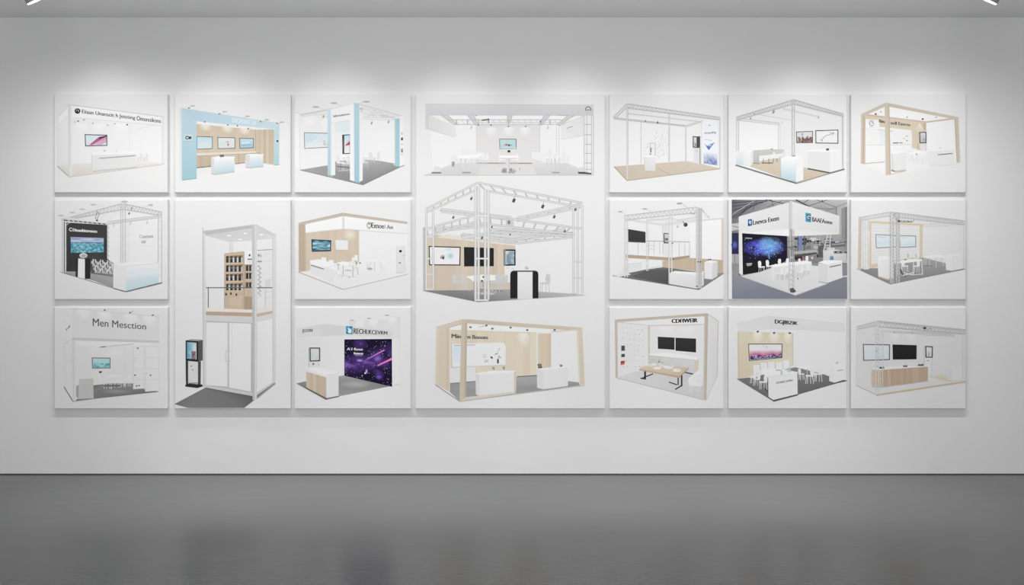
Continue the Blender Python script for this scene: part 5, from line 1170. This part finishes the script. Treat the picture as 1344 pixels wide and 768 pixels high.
p.box3([(222, 452), (330, 446), (334, 586), (226, 572)], None, [(220, 448), (240, 428), (300, 432), (345, 446), (300, 454), (222, 456)], 234, 0, 241); p.poly(p.cur, [(222, 456), (300, 454), (302, 594), (226, 572)], [236, 232, 226, 228]); p.line(p.cur, (226, 574), (302, 596), 9, (196, 174, 142))
p.truss('truss', (92, 162), (312, 124), ((0, 22), (0, 26)), 12, 4.5, 184, 192); p.line('truss', (110, 180), (300, 150), 3, 190); p.truss('truss', (312, 124), (827, 186), ((20, 34), (0, 26)), 26, 5, 182, 190); p.line('truss', (335, 130), (820, 196), 3, 190)
for x in (98, 120, 135, 152): p.line('truss', (x, 165), (x + 3, 525), 4, 186)
for y in (355, 412, 300, 240, 470, 510): p.line('truss', (98, y), (158, y + 2), 5, 204)
p.truss('truss', (308, 130), (308, 620), (24, 0), 20, 5, 184, 178); p.truss('truss', (350, 150), (350, 612), (22, 0), 20, 5, 186, 180); p.line('truss', (318, 132), (318, 618), 4, 214)
for x in (816, 826): p.line('truss', (x, 190), (x, 518), 4, 196)
p.ell('truss', 355, 148, 22, 20, 196, 14, 180); p.ring('truss', 355, 148, 20, 19, 4, 165, 14); p.poly('truss', [(342, 165), (366, 170), (366, 190), (345, 185)], 170)
p.text('n', [(364, 180), (376, 180), (376, 194), (364, 194)], 70, .05); p.text('LOCBLN', [(386, 181), (462, 184), (462, 197), (386, 195)], 96, .03); p.line(p.uniq('lettering'), (472, 178), (474, 190), 4, 110)
p.finish()

# ---- column 7, bottom: timber counter inside a grey truss
p = panel(C7, R3, R3, 'c7r3', 'picture panel of a grey truss booth with a long brown slatted counter')
p.view(1110, 400, Z2)
p.poly(B, [(72, 160), (215, 112), (808, 172), (806, 518), (215, 600), (70, 540)], [206, 212, 204, 204, 208, 204])
p.poly('floor', [(68, 540), (215, 518), (560, 486), (700, 470), (806, 514), (200, 606)], [200, 206, 212, 210, 202, 206])
p.poly('floor', [(552, 484), (640, 468), (790, 508), (690, 518)], [(214, 198, 168), (216, 200, 172), (196, 174, 142), (204, 184, 154)])
p.poly(B, [(75, 165), (250, 170), (522, 190), (522, 470), (75, 532)], [202, 206, 208, 206, 200]); p.poly(B, [(522, 190), (790, 200), (786, 505), (700, 470), (522, 470)], [212, 204, 204, 206, 208]); p.line(B, (522, 190), (522, 470), 3, 192)
for x, y in ((330, 190), (440, 194)): p.cone(B, x, y, 40, 62, 224, 207)
p.screen([(115, 264), (298, 267), (296, 372), (118, 377)], 74, (200, 217, 224), 6, (196, 214, 220)); p.line(p.cur, (200, 290), (285, 350), 3, (210, 222, 226)); p.screen([(314, 267), (477, 272), (476, 367), (316, 369)], 34, 40, 4, 36)
e = p.uniq('kiosk'); p.poly(e, [(524, 280), (538, 278), (540, 466), (526, 462)], 182); p.poly(e, [(532, 356), (580, 358), (578, 478), (534, 468)], 218); p.line(e, (546, 376), (560, 376), 5, 110); p.line(e, (578, 360), (577, 478), 4, 180)
p.screen([(534, 277), (586, 280), (584, 357), (536, 356)], 60, (208, 216, 218), 7, 190); p.line(p.cur, (560, 320), (556, 345), 4, 110); p.ell(p.cur, 566, 335, 6, 9, (170, 186, 192), 8)
p.box3([(672, 420), (714, 420), (714, 508), (674, 502)], [(714, 420), (784, 416), (782, 508), (714, 510)], [(672, 418), (720, 412), (786, 414), (714, 422)], 200, 212, 218)
p.box3([(236, 438), (552, 416), (552, 512), (240, 553)], [(172, 434), (237, 440), (240, 553), (172, 550)], [(172, 432), (330, 410), (552, 412), (552, 418), (237, 441)], (180, 156, 128), (196, 173, 146), 230); p.slats(p.cur, [(237, 442), (551, 418), (551, 511), (241, 551)], 15, (190, 166, 139), (174, 149, 122)); p.slats(p.cur, [(173, 437), (236, 442), (239, 551), (173, 548)], 4, (200, 178, 152), (188, 165, 138)); p.line(p.cur, (172, 552), (240, 556), 5, 170); p.line(p.cur, (240, 556), (552, 514), 5, 170)
for x, y, w_ in ((400, 412, 30), (503, 406, 38), (243, 424, 34)): e = p.uniq('display_item'); p.poly(e, [(x - w_ / 2, y - 2), (x - w_ / 4, y - 8), (x, y - 3), (x + w_ / 4, y - 8), (x + w_ / 2, y), (x + w_ / 2, y + 5), (x - w_ / 2, y + 6)], 72)
p.poly(B, [(415, 390), (480, 392), (480, 404), (415, 404)], 220); p.line(B, (300, 412), (480, 402), 4, 206); p.spots([(520, 402), (490, 408)], 5, 90)
p.poly('floor', [(200, 602), (806, 511), (806, 523), (206, 614)], (190, 169, 142)); p.line('floor', (68, 541), (202, 604), 5, 160); p.line('floor', (200, 602), (806, 511), 3, (206, 188, 162))
p.truss('truss', (240, 170), (530, 190), ((0, 8), (0, 10)), 16, 3, 184, 190); p.truss('truss', (525, 190), (730, 204), ((0, 14), (0, 6)), 12, 3.5, 178, 186); p.truss('truss', (325, 178), (720, 186), ((0, 10), (0, 8)), 20, 3, 182, 190)
p.line('truss', (72, 165), (70, 540), 4, 186)
p.truss('truss', (74, 148), (216, 110), ((0, 18), (0, 30)), 9, 5, 170, 176); p.truss('truss', (216, 110), (809, 170), ((0, 36), (0, 26)), 24, 6, 166, 172); p.line('truss', (220, 118), (808, 178), 3, 176)
for x, y1, w_ in ((202, 606, 6), (219, 600, 5), (248, 555, 5)): p.line('truss', (x, 112), (x, y1), w_, 178); p.line('truss', (x - 1, 112), (x - 1, y1), w_ * .4, 204)
for i in range(14): p.line('truss', (202, 160 + i * 31), (222, 174 + i * 31), 4, 176)
for i in range(7): p.line('truss', (222, 200 + i * 50), (248, 196 + i * 50), 3, 184)
for x in (786, 805): p.line('truss', (x, 172), (x, 518), 6, 184)
p.spots([(206, 310), (566, 161)], 5, 120); e = p.uniq('lamp'); p.ell(e, 530, 157, 11, 9, 70, 12); p.line(e, (516, 155), (522, 160), 6, 130); p.spots([(325, 186), (445, 192)], 6, 150)
p.finish()
SPOT_DX, SPOT_D, SPOT_W, SPOT_A, SPOT_B, SPOT_Z = 0.905, 1.72, 63, 116, 0.95, 0.2
SPOT_G = (0.70, 0.74, 0.86, 1.30)
ACC_D, ACC_W, ACC_A, ACC_B, ACC_Z = 0.62, 6.4, 78, 1.0, 2.45
AREA_W, AREA_X, AREA_R, WORLD = 280, 1.5, 97, 0.345
WASH_D, WASH_W, WASH_A = 0.85, 230, 42

# ------------------------------------------------------------------ corner lamp heads hung from the ceiling
def lamp_head(x, side, label):
    r = empty('ceiling_spotlight', (x, -1.9, CEIL))
    r['label'] = label; r['category'] = 'spotlight'; r['group'] = 'ceiling spotlights'
    n = 28
    # tilted can: axis leans towards the middle of the wall
    ax = Vector((side * -0.40, 0.36, -0.88)).normalized()
    u = ax.cross(Vector((0, 1, 0))).normalized(); v = ax.cross(u)
    face = Vector((side * -0.017, 0.0, -0.415))
    def tube(name, prof, mat, parent, caps=True):
        V, F = [], []
        for d, rad in prof:
            c = face - ax * d
            for i in range(n):
                a = i * 2 * math.pi / n
                V.append(tuple(c + u * rad * math.cos(a) + v * rad * math.sin(a)))
        for k in range(len(prof) - 1):
            for i in range(n):
                j = (i + 1) % n
                F.append((k * n + i, k * n + j, (k + 1) * n + j, (k + 1) * n + i))
        if caps:
            F.append(tuple(range(n))[::-1]); F.append(tuple((len(prof) - 1) * n + i for i in range(n)))
        return mesh_obj(name, V, F, mat, parent)
    body = tube('lamp_body', [(0.0, .043), (0.0, .047), (.10, .047), (.118, .034)], M_metal, r)
    tube('lens', [(-0.006, .042), (-0.001, .0455)], M_lamp, r)
    # stem and ceiling plate
    V, F = [], []
    for z, rad in ((0, .045), (-.012, .045), (-.012, .012), (-.33, .012)):
        for i in range(16):
            a = i * math.pi / 8; V.append((rad * math.cos(a) + side * 0.03, rad * math.sin(a), z))
    for k in range(3):
        for i in range(16):
            j = (i + 1) % 16; F.append((k * 16 + i, k * 16 + j, (k + 1) * 16 + j, (k + 1) * 16 + i))
    F += [tuple(range(16))[::-1], tuple(48 + i for i in range(16))]
    mesh_obj('ceiling_mount', V, F, M_metal, r)


lamp_head(-2.885, -1, 'lit ceiling spotlight above the panel of the pink-striped screen')
lamp_head(2.885, 1, 'lit ceiling spotlight above the panel of the timber portal frame')


# ------------------------------------------------------------------ light
def spot(x, y, z, tz, watts, angle, blend, soft, ty=0.0):
    L = bpy.data.lights.new('unseen_spot', 'SPOT')
    L.energy = watts; L.spot_size = math.radians(angle); L.spot_blend = blend; L.shadow_soft_size = soft
    L.color = (1, 0.995, 0.985)
    ob = bpy.data.objects.new('unseen_spot', L); col.objects.link(ob)
    p = Vector((x, y, z)); t = Vector((x, ty, tz))
    ob.location = p; ob.rotation_euler = (t - p).to_track_quat('-Z', 'Y').to_euler()


for i in range(8):
    g = abs(i - 3.5)
    spot((i - 3.5) * SPOT_DX, -SPOT_D, 3.57, SPOT_Z, SPOT_W * SPOT_G[int(g)], SPOT_A, SPOT_B, 0.012)
    spot((i - 3.5) * SPOT_DX, -ACC_D, 3.52, ACC_Z, ACC_W, ACC_A, ACC_B, 0.03)  # second unseen row, added to make the pools high on the wall

for x in (-2.4, -1.2, 0, 1.2, 2.4):            # unseen spots added to brighten the floor at the foot of the wall
    spot(x, -WASH_D, 3.55, 0, WASH_W, WASH_A, 1.0, 0.05, ty=-WASH_D - 0.05)

L = bpy.data.lights.new('added_fill_light', 'AREA'); L.shape = 'RECTANGLE'; L.size = AREA_X; L.size_y = 4; L.energy = AREA_W  # unseen fill behind the camera, added to lift the ambient level
ob = bpy.data.objects.new('added_fill_light', L); col.objects.link(ob)
ob.location = (0, -8.6, 1.4); ob.rotation_euler = (math.radians(AREA_R), 0, 0)

w = bpy.data.worlds.new('gallery_air'); sc.world = w; w.use_nodes = True
bg = w.node_tree.nodes['Background']
bg.inputs['Color'].default_value = (0.97, 0.985, 1.0, 1); bg.inputs['Strength'].default_value = WORLD

# ------------------------------------------------------------------ camera
cam = bpy.data.cameras.new('camera'); co = bpy.data.objects.new('camera', cam); col.objects.link(co)
co.location = (0, -D, CZ); co.rotation_euler = (math.radians(90), 0, 0)
cam.sensor_width = 36; cam.lens = 36 * D / (1344 * S)
sc.camera = co
